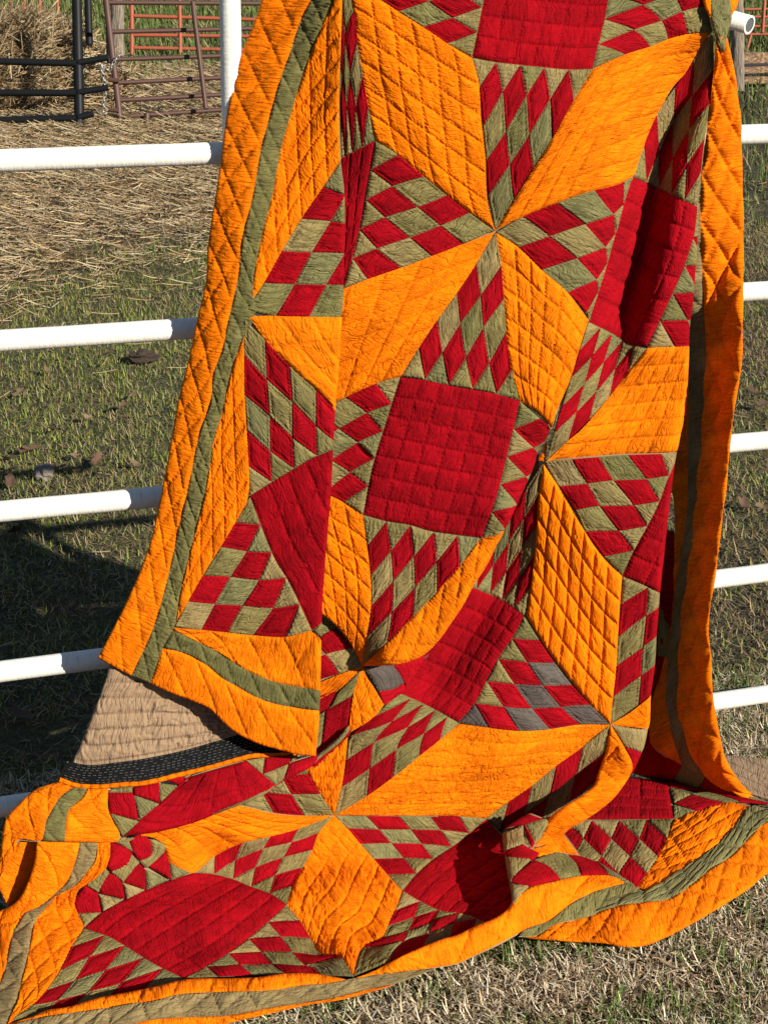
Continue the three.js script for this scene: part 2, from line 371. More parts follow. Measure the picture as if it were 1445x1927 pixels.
// ------------------------------------------------------------------ the cloth surfaces (height towards the viewer, m) and fold lines
// F: the corner flap at the left; M: the upper main panel; N: the lower main panel; R: the strip turned back at the right
// K: the lining seen under the flap; V: the ridge under the flap; G: the part lying on the grass; Q: the rolled fold on the grass; B: the front hem
sheet('F', [[490, 0, -.042], [455, 100, -.042], [430, 215, -.036], [640, 0, .035], [400, 400, -.02], [520, 350, .015], [640, 330, .035], [372, 600, -.02], [470, 590, .02], [640, 560, .05], [337, 750, -.015], [460, 760, .03], [560, 740, .06], [630, 770, .075], [300, 950, -.012], [400, 950, .03], [520, 980, .055], [615, 1000, .095], [185, 1238, .0], [300, 1200, .03], [440, 1170, .05], [603, 1190, .10], [290, 1285, .025], [430, 1340, .06], [590, 1420, .105], [600, 1300, .10]],
  [{ pts: [[560, -20], [480, 300], [420, 600], [370, 800], [300, 1080]], h: .012, wo: 50, wi: 40 }, { pts: [[615, 60], [560, 260], [500, 430]], h: -.014, wo: 40, wi: 40 }, { pts: [[400, 1215], [520, 1250], [620, 1270]], h: -.012, wo: 40, wi: 40 }]);
sheet('M', [[640, 0, .025], [652, 100, .02], [650, 250, .016], [640, 300, .0], [706, 264, .03], [690, 400, .02], [646, 470, .01], [646, 545, .02], [800, 150, .05], [932, 433, .045], [1000, 60, .05], [1115, 130, .055], [1250, 80, .03], [1338, 60, .028], [1190, 330, .075], [1080, 430, .075], [1120, 560, .075], [1345, 130, .03], [1315, 390, .055], [1270, 480, .06], [1300, 560, .05], [1290, 720, .055], [1217, 652, .045], [1150, 740, .03], [1270, 850, .07], [1024, 868, .028], [960, 580, .06], [1060, 640, .075], [755, 710, .035], [640, 640, .01], [630, 760, .0], [640, 950, -.01], [684, 968, .01], [760, 860, .03], [860, 880, .045], [920, 900, .058], [905, 1012, .075], [978, 755, .055], [1035, 800, .065], [1010, 870, .045], [960, 985, .10], [880, 1120, .105], [800, 1230, .09], [720, 1250, .065], [790, 1100, .045], [690, 1120, .01], [682, 1250, .0], [640, 1180, -.012], [560, 1150, -.02], [500, 800, -.02], [1200, 1080, .06]],
  [{ pts: [[1318, 60], [1270, 210], [1232, 330], [1203, 470], [1172, 590], [1150, 680], [1132, 730]], h: -.092, wo: 38, wi: 52, ta: .3, tb: .22 }]);
sheet('N', [[1020, 872, .022], [1060, 900, .042], [940, 1050, -.015], [990, 1159, .03], [880, 1110, -.01], [900, 1230, .01], [760, 1290, .0], [735, 1250, -.01], [862, 1358, .03], [1070, 1000, .05], [1169, 1085, .08], [1275, 850, .08], [1245, 1000, .105], [1235, 1150, .11], [1150, 1362, .085], [1060, 1200, .055], [1215, 1370, .10], [1180, 1450, .105], [680, 1256, -.01], [655, 1380, .01], [722, 1326, .03], [628, 1532, .0], [577, 1449, .0], [600, 1290, -.03], [620, 1200, -.03], [780, 1420, .045], [900, 1380, .055], [950, 1440, .065], [760, 1528, .015], [905, 1536, .0], [1040, 1450, .05], [1000, 1530, -.01], [1110, 1470, .04], [1148, 1370, .085], [520, 1330, -.03]],
  [{ pts: [[700, 1390], [800, 1300], [880, 1190], [960, 1060], [1010, 950]], h: -.03, wo: 45, wi: 45 }]);
sheet('E', [[1148, 1368, .09], [1140, 1420, .085], [1125, 1460, .10], [1175, 1420, .115], [1185, 1450, .12], [1150, 1480, .125], [1060, 1520, .12], [1090, 1545, .125], [1027, 1550, .10], [1060, 1560, .105], [1005, 1597, .07], [1057, 1574, .08], [1088, 1609, .045], [1022, 1608, .05]]);
sheet('R', [[1345, 60, .045], [1370, 60, .035], [1335, 190, .03], [1385, 190, .022], [1320, 300, .018], [1360, 300, .022], [1395, 300, .014], [1316, 420, .018], [1355, 420, .018], [1397, 420, .022], [1316, 520, .01], [1350, 530, .012], [1397, 520, .05], [1300, 560, .0], [1325, 640, .0], [1396, 620, .12], [1360, 630, .04], [1280, 740, -.055], [1320, 800, .0], [1380, 760, .15], [1270, 960, -.05], [1305, 960, .02], [1360, 960, .19], [1240, 1150, -.06], [1280, 1150, .0], [1335, 1150, .18], [1230, 1330, -.06], [1265, 1330, .0], [1345, 1340, .15], [1225, 1395, -.05], [1283, 1438, -.015], [1370, 1440, .09], [1326, 1460, .005], [1400, 1490, .03], [1445, 1511, .0]],
  []);
sheet('C', [[1335, 0, .035], [1373, 0, .03], [1350, 40, .046], [1375, 40, .035], [1359, 97, .045], [1320, 0, .03], [1392, 0, .02]]);
sheet('H', [[1011, 1545, .02], [1265, 1541, .03], [1050, 1420, .0], [1250, 1400, .0], [1300, 1490, .015], [1390, 1509, .03], [1450, 1514, .03], [1380, 1465, .0]]);
sheet('K', [[205, 1256, .0], [340, 1290, .0], [460, 1340, .0], [140, 1435, .015], [300, 1420, .03], [460, 1380, .02], [560, 1400, .02], [120, 1465, .015], [280, 1470, .045], [440, 1430, .035], [540, 1418, .03]]);
sheet('V', [[112, 1480, .02], [30, 1530, .02], [5, 1600, .045], [200, 1485, .03], [215, 1550, .06], [100, 1560, .06], [80, 1582, .065], [222, 1583, .065], [349, 1460, .04], [280, 1520, .06], [235, 1573, .06], [300, 1565, .065], [420, 1525, .07], [390, 1470, .06], [462, 1434, .05], [522, 1478, .07], [586, 1443, .065], [594, 1425, .04], [655, 1375, .03]]);
sheet('U', [[40, 1580, .018], [70, 1582, .01], [20, 1700, .014], [0, 1650, .02], [60, 1650, .004]]);
sheet('G', [[70, 1583, .05], [220, 1586, .05], [30, 1690, .05], [0, 1720, .02], [-60, 1760, .0], [130, 1640, .06], [110, 1680, .055], [30, 1780, .02], [10, 1860, .01], [0, 1920, .0], [200, 1600, .06], [260, 1590, .05], [290, 1610, .045], [145, 1690, .06], [240, 1640, .065], [160, 1746, .04], [90, 1860, .012], [340, 1650, .055], [240, 1740, .05], [420, 1720, .05], [537, 1701, .025], [345, 1835, .005], [240, 1850, .005], [100, 1900, .0], [440, 1560, .03], [340, 1570, .045], [400, 1600, .005], [500, 1600, .02], [628, 1537, .0], [560, 1650, .02], [640, 1680, .03], [753, 1679, .025], [600, 1790, .0], [480, 1800, .01], [680, 1780, .002], [664, 1834, .05], [640, 1800, .03], [720, 1590, .012], [860, 1535, .0], [915, 1545, .0], [880, 1640, .0], [960, 1650, .0], [840, 1715, .005], [925, 1735, .0], [780, 1770, .01], [830, 1765, .03], [735, 1805, .045], [560, 1832, .035], [430, 1845, .03], [1100, 1560, .02], [1010, 1545, .0], [1265, 1541, .02], [1180, 1420, .0], [1300, 1490, .005], [1200, 1668, .03], [1260, 1600, .035], [1410, 1515, .03], [1300, 1570, .045], [1220, 1690, .035], [1340, 1610, .045], [1444, 1530, .04], [1444, 1640, .015], [1380, 1660, .03], [1220, 1778, .0], [1100, 1770, .005], [1000, 1765, .0], [1130, 1715, .03], [1040, 1740, .02], [1180, 1740, .035], [1500, 1500, .03], [1520, 1590, .0]]);
sheet('Q', [[950, 1566, .085], [990, 1532, .08], [1040, 1520, .082], [1022, 1548, .10], [955, 1610, .105], [985, 1590, .108], [1005, 1598, .092], [960, 1655, .105], [1000, 1620, .105], [1060, 1612, .072], [1050, 1655, .088], [965, 1695, .09], [1090, 1625, .06], [1144, 1648, .05], [1195, 1667, .04], [1034, 1700, .07], [985, 1752, .03], [1100, 1680, .052], [1170, 1664, .042], [935, 1726, .08], [935, 1776, .05], [897, 1742, .077], [830, 1768, .073], [860, 1810, .03], [747, 1803, .07], [770, 1827, .03], [672, 1839, .05], [700, 1834, .03]]);
sheet('B', [[17, 1924, .01], [89, 1901, .03], [187, 1879, .045], [300, 1855, .055], [425, 1841, .06], [540, 1832, .055], [649, 1843, .045], [125, 1907, .035], [300, 1882, .06], [508, 1864, .06], [0, 1950, .0], [140, 1950, .01], [300, 1920, .025], [425, 1912, .025], [560, 1893, .015], [672, 1840, .04], [760, 1830, .03], [700, 1862, .01], [830, 1818, .01], [425, 1930, .005], [200, 1975, .0]]);
sheet('N3', [[650, 1370, -.012], [690, 1352, -.005], [670, 1450, .0], [634, 1450, -.01]]);
sheet('N2', [[640, 1120, -.05], [1010, 850, -.012], [1010, 1180, .0], [640, 1300, -.05], [850, 1100, -.045]]);
fold('flapEdge', [[650, 262], [648.5, 360], [648.5, 450], [646.5, 545], [644, 600], [637, 700], [631, 769], [627.5, 832], [622, 935], [615.6, 1012], [609, 1099], [605.6, 1159], [604.5, 1212], [603, 1275], [600.6, 1350], [594, 1423]], 7);
fold('mainRidge', [[1042, 780], [1036, 802], [1028, 826], [1012, 850], [1006, 872], [993, 905], [978, 936], [968, 960], [948, 1000], [932, 1030], [914, 1067], [892, 1099], [872, 1137], [849, 1172], [822, 1209], [792, 1236], [750, 1249.5], [715, 1252], [683, 1253]], 13);
fold('mainRight', [[1366, 0], [1345, 60], [1343, 125], [1335, 199], [1324, 282], [1317, 359], [1314, 420], [1309, 500], [1305, 550], [1297, 620], [1294.5, 690], [1291, 760], [1279, 820], [1271, 860], [1265, 900], [1256.5, 975], [1246.5, 1060], [1241, 1115], [1239, 1140], [1235, 1187], [1231, 1259], [1228, 1275], [1224, 1307], [1221.6, 1360], [1217, 1378], [1212, 1402], [1205, 1420], [1189, 1456]], 9);
fold('vEdge', [[664, 1366], [640, 1397], [598, 1430], [586.5, 1442.5], [529, 1472], [502, 1492], [459.5, 1512], [422, 1525], [375, 1544.6], [300, 1565], [235, 1574], [224, 1584], [122, 1584], [79, 1582], [36, 1581]], 8);
fold('top', [[300, -84], [1500, -84]], 26);
fold('leftEdge', [[184.5, 1238], [217, 1176], [245, 1119], [280, 1032], [300, 950], [315, 874], [337, 749], [350, 700], [372, 601], [388, 530], [392, 462], [414, 320], [427, 219], [443.5, 149], [457, 97], [480, 42], [493, 0], [510, -50]], 4);
fold('flapHem', [[596, 1423], [559.5, 1419], [524.6, 1410.5], [482, 1397], [450, 1382], [420, 1358], [391.5, 1330], [339, 1310], [284, 1286.5], [247, 1272], [217, 1257], [184.5, 1238]], 4);

const FF = ['flapEdge', 'top'], FL = ['leftEdge', 'top'], MT = ['top'], MR = ['mainRight', 'top'];
// ---- F: borders
const outL = [[510, -50], [493, 0], [480, 42], [457, 97], [443.5, 149], [427, 219], [414, 320], [392, 462], [388, 530], [372, 601], [350, 700], [337, 749], [315, 874], [300, 950], [280, 1032], [245, 1119], [217, 1176], [184.5, 1238]];
const gL = [[606, -50], [585.5, 0], [565.6, 40], [545.7, 100], [524.5, 159], [508, 219], [492, 279], [478, 359], [472, 385], [456, 450], [451, 507], [438.4, 569], [428, 612], [419.6, 657], [403, 700], [397, 754], [377, 812], [368.5, 849], [355, 916], [339.5, 982], [318, 1079], [299.6, 1149], [281, 1201.5], [247, 1272]];
const gR = [[650, -50], [629, 0], [606.7, 47], [586.8, 95], [564, 159], [544.5, 224], [532, 267], [519.5, 329], [514.5, 359], [499.5, 417], [488, 469], [478, 519], [480, 560], [481, 590], [472, 614], [459.5, 630], [439.5, 685], [429.5, 725], [417, 782], [403.4, 824], [394.7, 879], [384.7, 936], [372, 985], [354, 1055], [339.5, 1119], [331, 1172], [307, 1219], [284, 1286]];
strip('orange_border_strip', ORANGE[0], 'F', ['leftEdge', 'flapHem', 'top'], outset([...outL].reverse(), 7).reverse(), gL, { quilt: hatch(.065, 1.9), wr: .0017, puff: .004 });
strip('green_border_strip', STRIPG[1], 'F', ['flapHem', 'top'], gL, gR, { quilt: hatch(.045, 1.2), wr: .0026 });
orangeTri('F', FF, [640, 304], [[608, 352], [566.7, 412], [530.6, 472], [497, 532], [474, 566]], [[638, 250], [638, 174], [641.6, 75], [645, -20], [650, -50]], gR.slice(1, 12).reverse(), { quilt: hatch(.08, 1.6), ang: -.35 });
orangeTri('F', [], [465, 946], [[444, 982], [415, 1029.5], [382, 1083], [354, 1132], [331, 1172]], [[470, 910], [467, 849], [461, 749], [459.5, 630]], gR.slice(16, 25).reverse(), { quilt: hatch(.08, 1.6), ang: -.3 });
// P arm up, P orange, P arm down, red square, Q arm
arm('F', FF, [466, 583], [[497, 532], [530.6, 472], [566.7, 412], [608, 352], [640, 304]], [[519, 594], [582, 596], [641, 596.5], [703, 597], [765, 598]], [[650, 365], [700, 470]], { k: 1 });
orange('F', FF, [[467, 595], [[519, 594], [582, 596], [641, 596.5]], [765, 598], [], [720, 690], [], [690, 800], [[631, 772], [624, 762], [594, 732], [546.6, 690], [499, 638], [476, 606]]], { n: 5, m: 4 });
arm('F', FF, [461, 602], [[459.5, 667], [461, 742], [465.7, 810], [467, 876], [470.5, 933]], [[499, 640], [545, 688], [594, 733], [640, 782], [688, 825]], [[507, 910], [554, 881.5], [597.7, 857]], { k: 1 });
square('F', FF, [[471, 934], [[507, 911], [554, 882.5], [598, 858]], [688, 825], [], [804, 1076], [], [586, 1186], [[569.5, 1149], [544.6, 1097], [514.7, 1047]]], { n: 6, m: 5 });
arm('F', FF, [331, 1178], [[354, 1132], [382, 1083], [415, 1029.5], [444, 982], [470.5, 935]], [[379, 1185], [429, 1190], [476.5, 1195], [537, 1198], [587, 1187]], [[514.7, 1047], [544.6, 1097], [569.5, 1149]], { k: 1 });
bit('green_triangle', GREEN[0], 'F', FF, [[587, 1187], [604, 1172], [640, 1160], [640, 1215]]);
strip('orange_border_strip', ORANGE[2], 'F', FF, [[327, 1181], [379, 1185.5], [429, 1190.5], [476, 1195.5], [537, 1198.5], [587, 1187], [604, 1204], [640, 1225]], [[327, 1184], [369, 1206], [409, 1226], [444, 1249], [482, 1270], [524.6, 1285], [559.5, 1292], [640, 1305]], { quilt: hatch(.06, .8) });
strip('green_border_strip', STRIPG[0], 'F', FF, [[327, 1184], [369, 1206], [409, 1226], [444, 1249], [482, 1270], [524.6, 1285], [559.5, 1292], [640, 1305]], [[307, 1219], [352, 1231], [391.8, 1254], [420, 1277], [452, 1295], [482, 1312], [519.6, 1325], [559.5, 1332], [640, 1343]], { quilt: hatch(.05, .9) });
{ const hem = [[284, 1286], [339, 1310], [391.5, 1330], [420, 1358], [450, 1382], [482, 1397], [524.6, 1410.5], [559.5, 1419], [640, 1428]];
  strip('orange_border_strip', ORANGE[1], 'F', ['flapEdge', 'flapHem'], [[307, 1219], [352, 1231], [391.8, 1254], [420, 1277], [452, 1295], [482, 1312], [519.6, 1325], [559.5, 1332], [640, 1343]], outset([...hem].reverse(), 7).reverse(), { quilt: hatch(.06, .9), wr: .0017 }); }

// ---- M: upper main panel
arm('M', MT, [659, -45], [[645, 0], [641.6, 75], [638, 141], [638, 202], [638, 300]], [[670, 17], [673, 79], [683, 141], [693, 202], [706, 264]], [], { k: 1, tw: 1.9 });
square('M', MT, [[636, 300], [], [706, 264], [[686, 372], [676, 432], [662, 489]], [647, 541], [], [638, 600], []], { n: 3, m: 6 });
orange('M', MT, [[657, -40], [[717, 0], [739.6, 15], [794.5, 50], [847, 85]], [888, 109], [[901.6, 159], [905, 224], [913, 294], [915, 359], [919, 390]], [931, 434], [[884, 400], [842, 368.5], [798, 333], [749.6, 291.5]], [706, 264], [[694, 207], [684, 150], [676.5, 120], [670, 62]]], { ang: 1.2 });
arm('M', MT, [932, 433], [[919, 368], [914, 303], [908, 238], [901, 165], [888, 109]], [[966, 374], [1003, 315], [1038, 260], [1079, 189], [1114.5, 130]], [[932, 117], [974.6, 122], [1014, 126], [1067, 131]], { k: 1 });
square('M', MT, [[888, 108], [[932, 116], [974.6, 122], [1014, 126], [1067, 131]], [1114, 129], [[1122, 100], [1131.5, 72], [1144, 0]], [1165, -105], [], [936, -130], [[910, 0]]], { n: 6, m: 6 });
arm('M', MT, [658, -37], [[750, -70], [936, -130]], [[704, -8], [744, 18], [794, 50], [845, 85], [888, 109]], [], {});
arm('M', MT, [1338, 60], [[1325, 12], [1308, -30], [1285, -60], [1240, -85], [1165, -105]], [[1293, 64], [1256, 74], [1222, 88], [1175, 103], [1114, 130]], [[1144, 0]], { k: 1 });
orange('M', MT, [[931, 434], [[967, 377], [999.5, 325], [1039, 261.6], [1079, 189], [1101, 152]], [1115, 130], [[1145, 114.6], [1177, 102], [1221, 88], [1257, 73.5], [1294, 63.5]], [1338, 60], [[1319, 87], [1287, 139.5], [1264, 164], [1234.5, 217], [1222, 244], [1204.6, 291.5]], [1191, 331], [[1165, 346], [1111, 360], [1047, 382], [984.6, 407]]], { n: 7, m: 6, wr: .002 });
arm('M', MR, [1340, 64], [[1319, 87], [1287, 139.5], [1234.5, 217], [1204.6, 291.5], [1191, 332]], [[1344, 128], [1335, 199], [1324, 281.5], [1317, 349], [1312, 388]], [[1224, 347], [1254, 362], [1284, 376]], {});
square('M', MR, [[1190.5, 333], [[1224, 348], [1254, 363], [1284, 377]], [1312, 389], [[1310, 410], [1305, 444.5], [1289, 494], [1264, 554], [1239, 606]], [1217, 652.5], [[1182, 646], [1150, 626]], [1107, 606], [[1122, 559], [1140, 502], [1156, 444.5], [1172, 385]]], { n: 5, m: 6 });
arm('M', MT, [929, 433], [[884, 400], [842, 367], [798, 332], [750, 291.5], [706, 264]], [[871.6, 459], [812, 482], [754.5, 504], [692, 525.5], [647, 541]], [[689, 372], [676, 432], [662, 489]], { k: 1 });
arm('M', MT, [935, 437], [[984.6, 407], [1047, 382], [1111, 360], [1165, 346], [1191, 331]], [[974.6, 464], [1019, 507], [1067, 549], [1104, 589], [1107, 606]], [[1172, 385], [1156, 444.5], [1140, 502], [1122, 559]], { ss: [0, .2, .45, .715, .925, 1] });
arm('M', MR, [1480, 650], [[1420, 555], [1311, 390]], [[1390, 652], [1217, 655]], [[1289, 494], [1264, 554]], {});
arm('M', MT, [1026, 866], [[1107, 606]], [[1069, 828], [1109, 788], [1149, 742], [1182, 699], [1216, 656]], [[1150, 627], [1182, 647]], {});
orange('M', MR, [[1027, 869], [[1067, 831], [1094, 808], [1149, 743], [1182, 699]], [1217, 655], [[1238, 651], [1268, 650]], [1330, 648], [], [1310, 848], [[1270.5, 850], [1242, 854], [1179.6, 856], [1127, 860], [1060, 866]]], { n: 6, m: 6, wr: .0024, ang: 1.5 });
orange('M', MT, [[933, 438], [[974.6, 465], [1019, 508], [1067, 550]], [1107, 602], [[1093, 645], [1072, 715], [1045, 778]], [1036, 806], [[1029, 794], [1009.5, 774]], [977, 754], [[962, 700], [953.5, 650], [951, 605], [947, 549], [942, 499]]], { n: 6, m: 6 });
bit('orange_diamond', ORANGE[1], 'N', [], [[1012, 866], [1027, 830], [1029, 842], [1023, 868]]);
square('M', MT, [[753.5, 710], [[799, 715.5], [840, 724.6], [881.5, 732], [926, 740]], [978, 754], [[952, 864], [937, 925], [922, 970]], [906, 1012], [[849.5, 1004.6], [807, 998], [770, 987], [727, 980]], [683, 968], [[702, 874], [724.6, 799]]], { n: 6, m: 7, mat: RED[1] });
arm('M', MT, [931, 438], [[896, 496], [859, 552], [822, 603], [788, 655], [754, 708]], [[943, 499], [948, 562], [952, 625], [963, 695], [978, 753]], [[799, 714.5], [840, 724], [881.5, 731], [926, 739.5]], { k: 1 });
orange('M', MT, [[931, 436], [[896, 496], [859, 552], [822, 603], [787, 656]], [754, 708], [[707, 722], [667, 739.5], [635, 754.5]], [575, 780], [], [585, 572], [[615, 558], [646, 544], [692, 525.5], [754.5, 504], [812, 482], [871.6, 459]]], { n: 6, m: 5, ang: .6 });
arm('M', MT, [503, 822], [[555, 797], [604, 773], [652, 748], [707, 722], [753, 709]], [[542, 861], [578, 895], [612, 925], [647, 945], [683, 968]], [[724.6, 799], [702, 874]], { k: 1 });
orange('M', MT, [[520, 850], [[612, 926], [647, 946]], [683, 969], [[689, 1017], [696.6, 1074], [699, 1124], [696.6, 1161.6], [691.6, 1199]], [682, 1253], [[659, 1209], [632, 1176]], [590, 1145], []], { n: 5, m: 6, ang: .8, wr: .0024 });
arm('M', ['mainRidge'], [682, 1253], [[692, 1199], [697, 1161], [699, 1110], [693, 1030], [683, 969]], [[726, 1210], [775, 1163], [820, 1116], [867, 1062], [906, 1013]], [[727, 981], [770, 988], [807, 999], [849.5, 1005.6]], {});
{ const rid = [[683, 1254], [715, 1252], [750, 1249.5], [792, 1236], [822, 1209], [849, 1172], [872, 1137], [892, 1099], [914, 1067], [932, 1030], [948, 1000]];
  strip('orange_diamond', ORANGE[2], 'M', ['mainRidge'], [[683, 1252], [725, 1213.5], [775, 1163.5], [820, 1116], [867, 1062], [905, 1014], [930, 1008], [947, 999]], outset([...rid].reverse(), 30).reverse(), { quilt: hatch(.05, 1.4), wr: .0012 }); }
arm('M', ['mainRidge'], [1150, 930], [[1130, 890], [978, 755]], [[1000, 995], [906, 1013]], [[952, 864], [937, 925], [922, 970]], {});

// ---- N: lower main panel
arm('N', [], [1020, 874], [[872, 1100]], [[1012, 932], [1009, 993], [1004.5, 1049.5], [997.5, 1109], [988, 1159.5]], [[926.7, 1121], [961.6, 1140]], { tan: (k, j) => k === 1 });
square('N', [], [[872, 1098], [[926.7, 1121], [961.6, 1140]], [986, 1160.5], [[964, 1200], [939, 1236], [916.7, 1278], [894, 1322]], [863, 1358.5], [[827, 1340], [792, 1322]], [746, 1303], [[790, 1245], [830, 1170]]], { n: 6, m: 6 });
orange('N', [], [[1022, 873], [[1049, 914], [1092, 987], [1119, 1029.5], [1144, 1060]], [1170, 1084], [[1167, 1124], [1162, 1199], [1159, 1259], [1154, 1300]], [1148, 1363], [[1114.5, 1329.5], [1074.6, 1282], [1042, 1240], [1015, 1200]], [990, 1158], [[997.5, 1109], [1004.5, 1049.5], [1009, 993], [1013, 932]]], { n: 7, m: 6, puff: .007, wr: .002 });
arm('N', ['mainRight'], [1025, 868], [[1075, 864], [1126, 860], [1180, 856], [1243, 854], [1285, 850]], [[1052, 915], [1082, 960], [1102, 1000], [1137, 1047], [1170, 1083]], [[1259, 894], [1237, 951], [1214, 996], [1189, 1042]], { k: 1, tan: (k, j) => k === 1 });
square('N', ['mainRight'], [[1285, 849], [], [1540, 952], [], [1410, 1190], [[1239, 1115], [1209, 1100]], [1171, 1084], [[1189, 1042], [1214, 996], [1237, 951], [1259, 894]]], { n: 6, m: 6 });
arm('N', ['mainRight'], [1148.5, 1363], [[1153, 1312], [1159, 1253.6], [1163, 1199], [1168, 1137], [1171, 1085]], [[1200, 1326], [1251, 1290], [1300, 1255], [1355, 1225], [1410, 1190]], [[1209, 1100], [1239, 1115]], { k: 1 });
bit('orange_triangle', ORANGE[0], 'N', ['mainRight'], [[1148.5, 1363], [[1179, 1345], [1197, 1332]], [1250, 1290], [], [1260, 1376], [], [1149, 1364], [[1184, 1369]]], { back: 1, quilt: hatch(.04) });
bit('green_diamond', GREEN[5], 'N', ['mainRight'], [[1148.5, 1363.5], [[1184, 1370]], [1232, 1376], [], [1222, 1425], [[1208, 1416]], [1175, 1406], []], { back: 1 });
bit('red_diamond', RED[0], 'N', ['mainRight'], [[1175, 1406], [[1192, 1410]], [1220, 1424], [], [1205, 1470], [], [1186, 1450], [[1184, 1428]]], { back: 1 });
orange('N', [], [[629, 1534], [[689, 1499], [741, 1461.6], [787, 1424], [827, 1392]], [864, 1362], [[912, 1368.5], [974, 1375.6], [1027, 1373.5], [1089.5, 1364]], [1148, 1363.5], [[1119, 1385], [1094.5, 1406.5], [1045, 1442], [1000, 1479], [952, 1512]], [914, 1540], [[860, 1535.5], [787, 1534.5], [700, 1534.5]]], { n: 7, m: 6, wr: .0034, ang: .9, puff: .0024 });
arm('N', [], [682, 1253], [[664, 1219], [632, 1181.5], [605, 1158], [570, 1122], [535, 1085]], [[637, 1268], [594, 1281], [551, 1294], [508, 1307], [465, 1320]], [], { k: 1 });
bit('orange_diamond', ORANGE[1], 'N', [], [[682, 1253.5], [[637, 1270], [600, 1285]], [555, 1300], [], [555, 1350], [], [676, 1264], [[627, 1305], [650, 1288]]], { quilt: hatch(.03), back: 1 });
bit('green_diamond', GREEN[2], 'N', [], [[678, 1262], [], [662, 1310], [], [620, 1333], [], [636, 1302], []], { back: 1 });
bit('red_diamond', RED[1], 'N', [], [[661, 1310], [], [656, 1362], [], [604, 1404], [], [612, 1338], []], { back: 1 });
bit('red_diamond', RED[3], 'N', [], [[634, 1300], [], [616, 1335], [], [590, 1345], [], [590, 1310], []], { back: 1 });
bit('red_diamond', RED[0], 'N', [], [[660, 1358], [], [658, 1384], [], [585, 1455], [], [598, 1402], []], { back: 1 });
bit('green_triangle', GREEN[0], 'N', [], [[612, 1338], [], [604, 1404], [], [590, 1420], [], [592, 1352], []], { back: 1 });
bit('orange_diamond', ORANGE[2], 'N', [], [[682, 1254], [[690, 1274], [702, 1292]], [722.5, 1326], [[704, 1350]], [656, 1380], [], [657, 1372], [[659, 1349.5], [663, 1310], [669, 1283]]], { quilt: hatch(.05), back: 1, wr: .001 });
bit('green_triangle', GREEN[2], 'N3', [], [[648, 1370], [], [690, 1352], [], [670, 1450], [], [634, 1450], []], { back: 1 });
orangeTri('N', [], [629, 1534], [[599, 1487], [577, 1449]], [[641, 1487], [648, 1449], [655, 1380]], [[614, 1419]], {});
arm('N', [], [629.5, 1534], [[642, 1482], [652, 1430], [661, 1385], [706, 1347], [750, 1303.5]], [[690, 1498], [738, 1464], [788, 1424], [828, 1392], [864, 1361]], [[792, 1322], [827, 1340]], { k: 1 });
arm('N', [], [1148, 1363], [[1111, 1327], [1073, 1286], [1041, 1244], [1009, 1197], [986, 1160]], [[1089.5, 1363], [1027, 1372.5], [967, 1374.5], [912, 1367.5], [863, 1359]], [[964, 1200], [939, 1236], [916.7, 1278], [894, 1322]], { grey: (k, j) => k === 1 || k === 3 || (k === 5 && j > 3) });
bit('grey_diamond', GREY[0], 'N', [], [[683, 1254], [], [738, 1250], [[752, 1268]], [761, 1285], [[738, 1297]], [713, 1301], [[700, 1278]]], { back: 1, wr: .0008 });
bit('red_diamond', RED[2], 'N', [], [[738, 1250], [[760, 1246]], [803, 1232], [], [760, 1304], [], [761, 1286], []], { back: 1, wr: .0008 });
bit('red_diamond', RED[2], 'N', [], [[761, 1285.5], [], [762, 1303], [], [724, 1327], [], [713, 1301], [[738, 1297]]], { back: 1, wr: .0008 });
bit('green_triangle', GREY[1], 'N', [], [[794, 1238], [812, 1222], [797, 1243]]);
arm('N', [], [1148, 1364], [[1096, 1405.5], [1045, 1442.5], [1000, 1479.5], [956, 1510], [914, 1540]], [[1138, 1414], [1122, 1469], [1105, 1525], [1085, 1582], [1060, 1640]], [[960, 1585]], { k: 1 });

// ---- E: the orange roll below the hem of the main panel
fold('rollR', [[1150, 1366], [1174, 1407], [1187, 1432], [1189, 1449], [1177, 1471.5], [1159, 1496.5], [1139, 1516], [1099.5, 1544], [1070, 1560], [1057, 1574]].reverse().map(p => p).reverse(), 8);
{ const L = [[1147.5, 1364], [1139, 1414], [1132, 1434], [1124, 1459], [1119, 1476.5], [1099.5, 1494], [1059.6, 1519], [1039.7, 1534], [1027, 1549], [1019, 1569.5], [1007, 1586], [1001, 1598]];
  const Rr = [[1150, 1366], [1174, 1407], [1187, 1432], [1189, 1449], [1177, 1471.5], [1159, 1496.5], [1139, 1516], [1099.5, 1544], [1070, 1560], [1057, 1574]];
  fold('rollL', [...L].reverse(), 6);
  strip('orange_diamond', ORANGE[0], 'E', ['rollR', 'rollL'], outset([...L].reverse(), 7).reverse(), outset(Rr, 12), { quilt: hatch(.07, .7), wr: .0022 });
  bit('orange_diamond', ORANGE[1], 'E', [], [[1001, 1598], [[1028, 1590]], [1060, 1571], [], [1090, 1611], [], [1020, 1610], []], { quilt: hatch(.03), back: 1 }); }

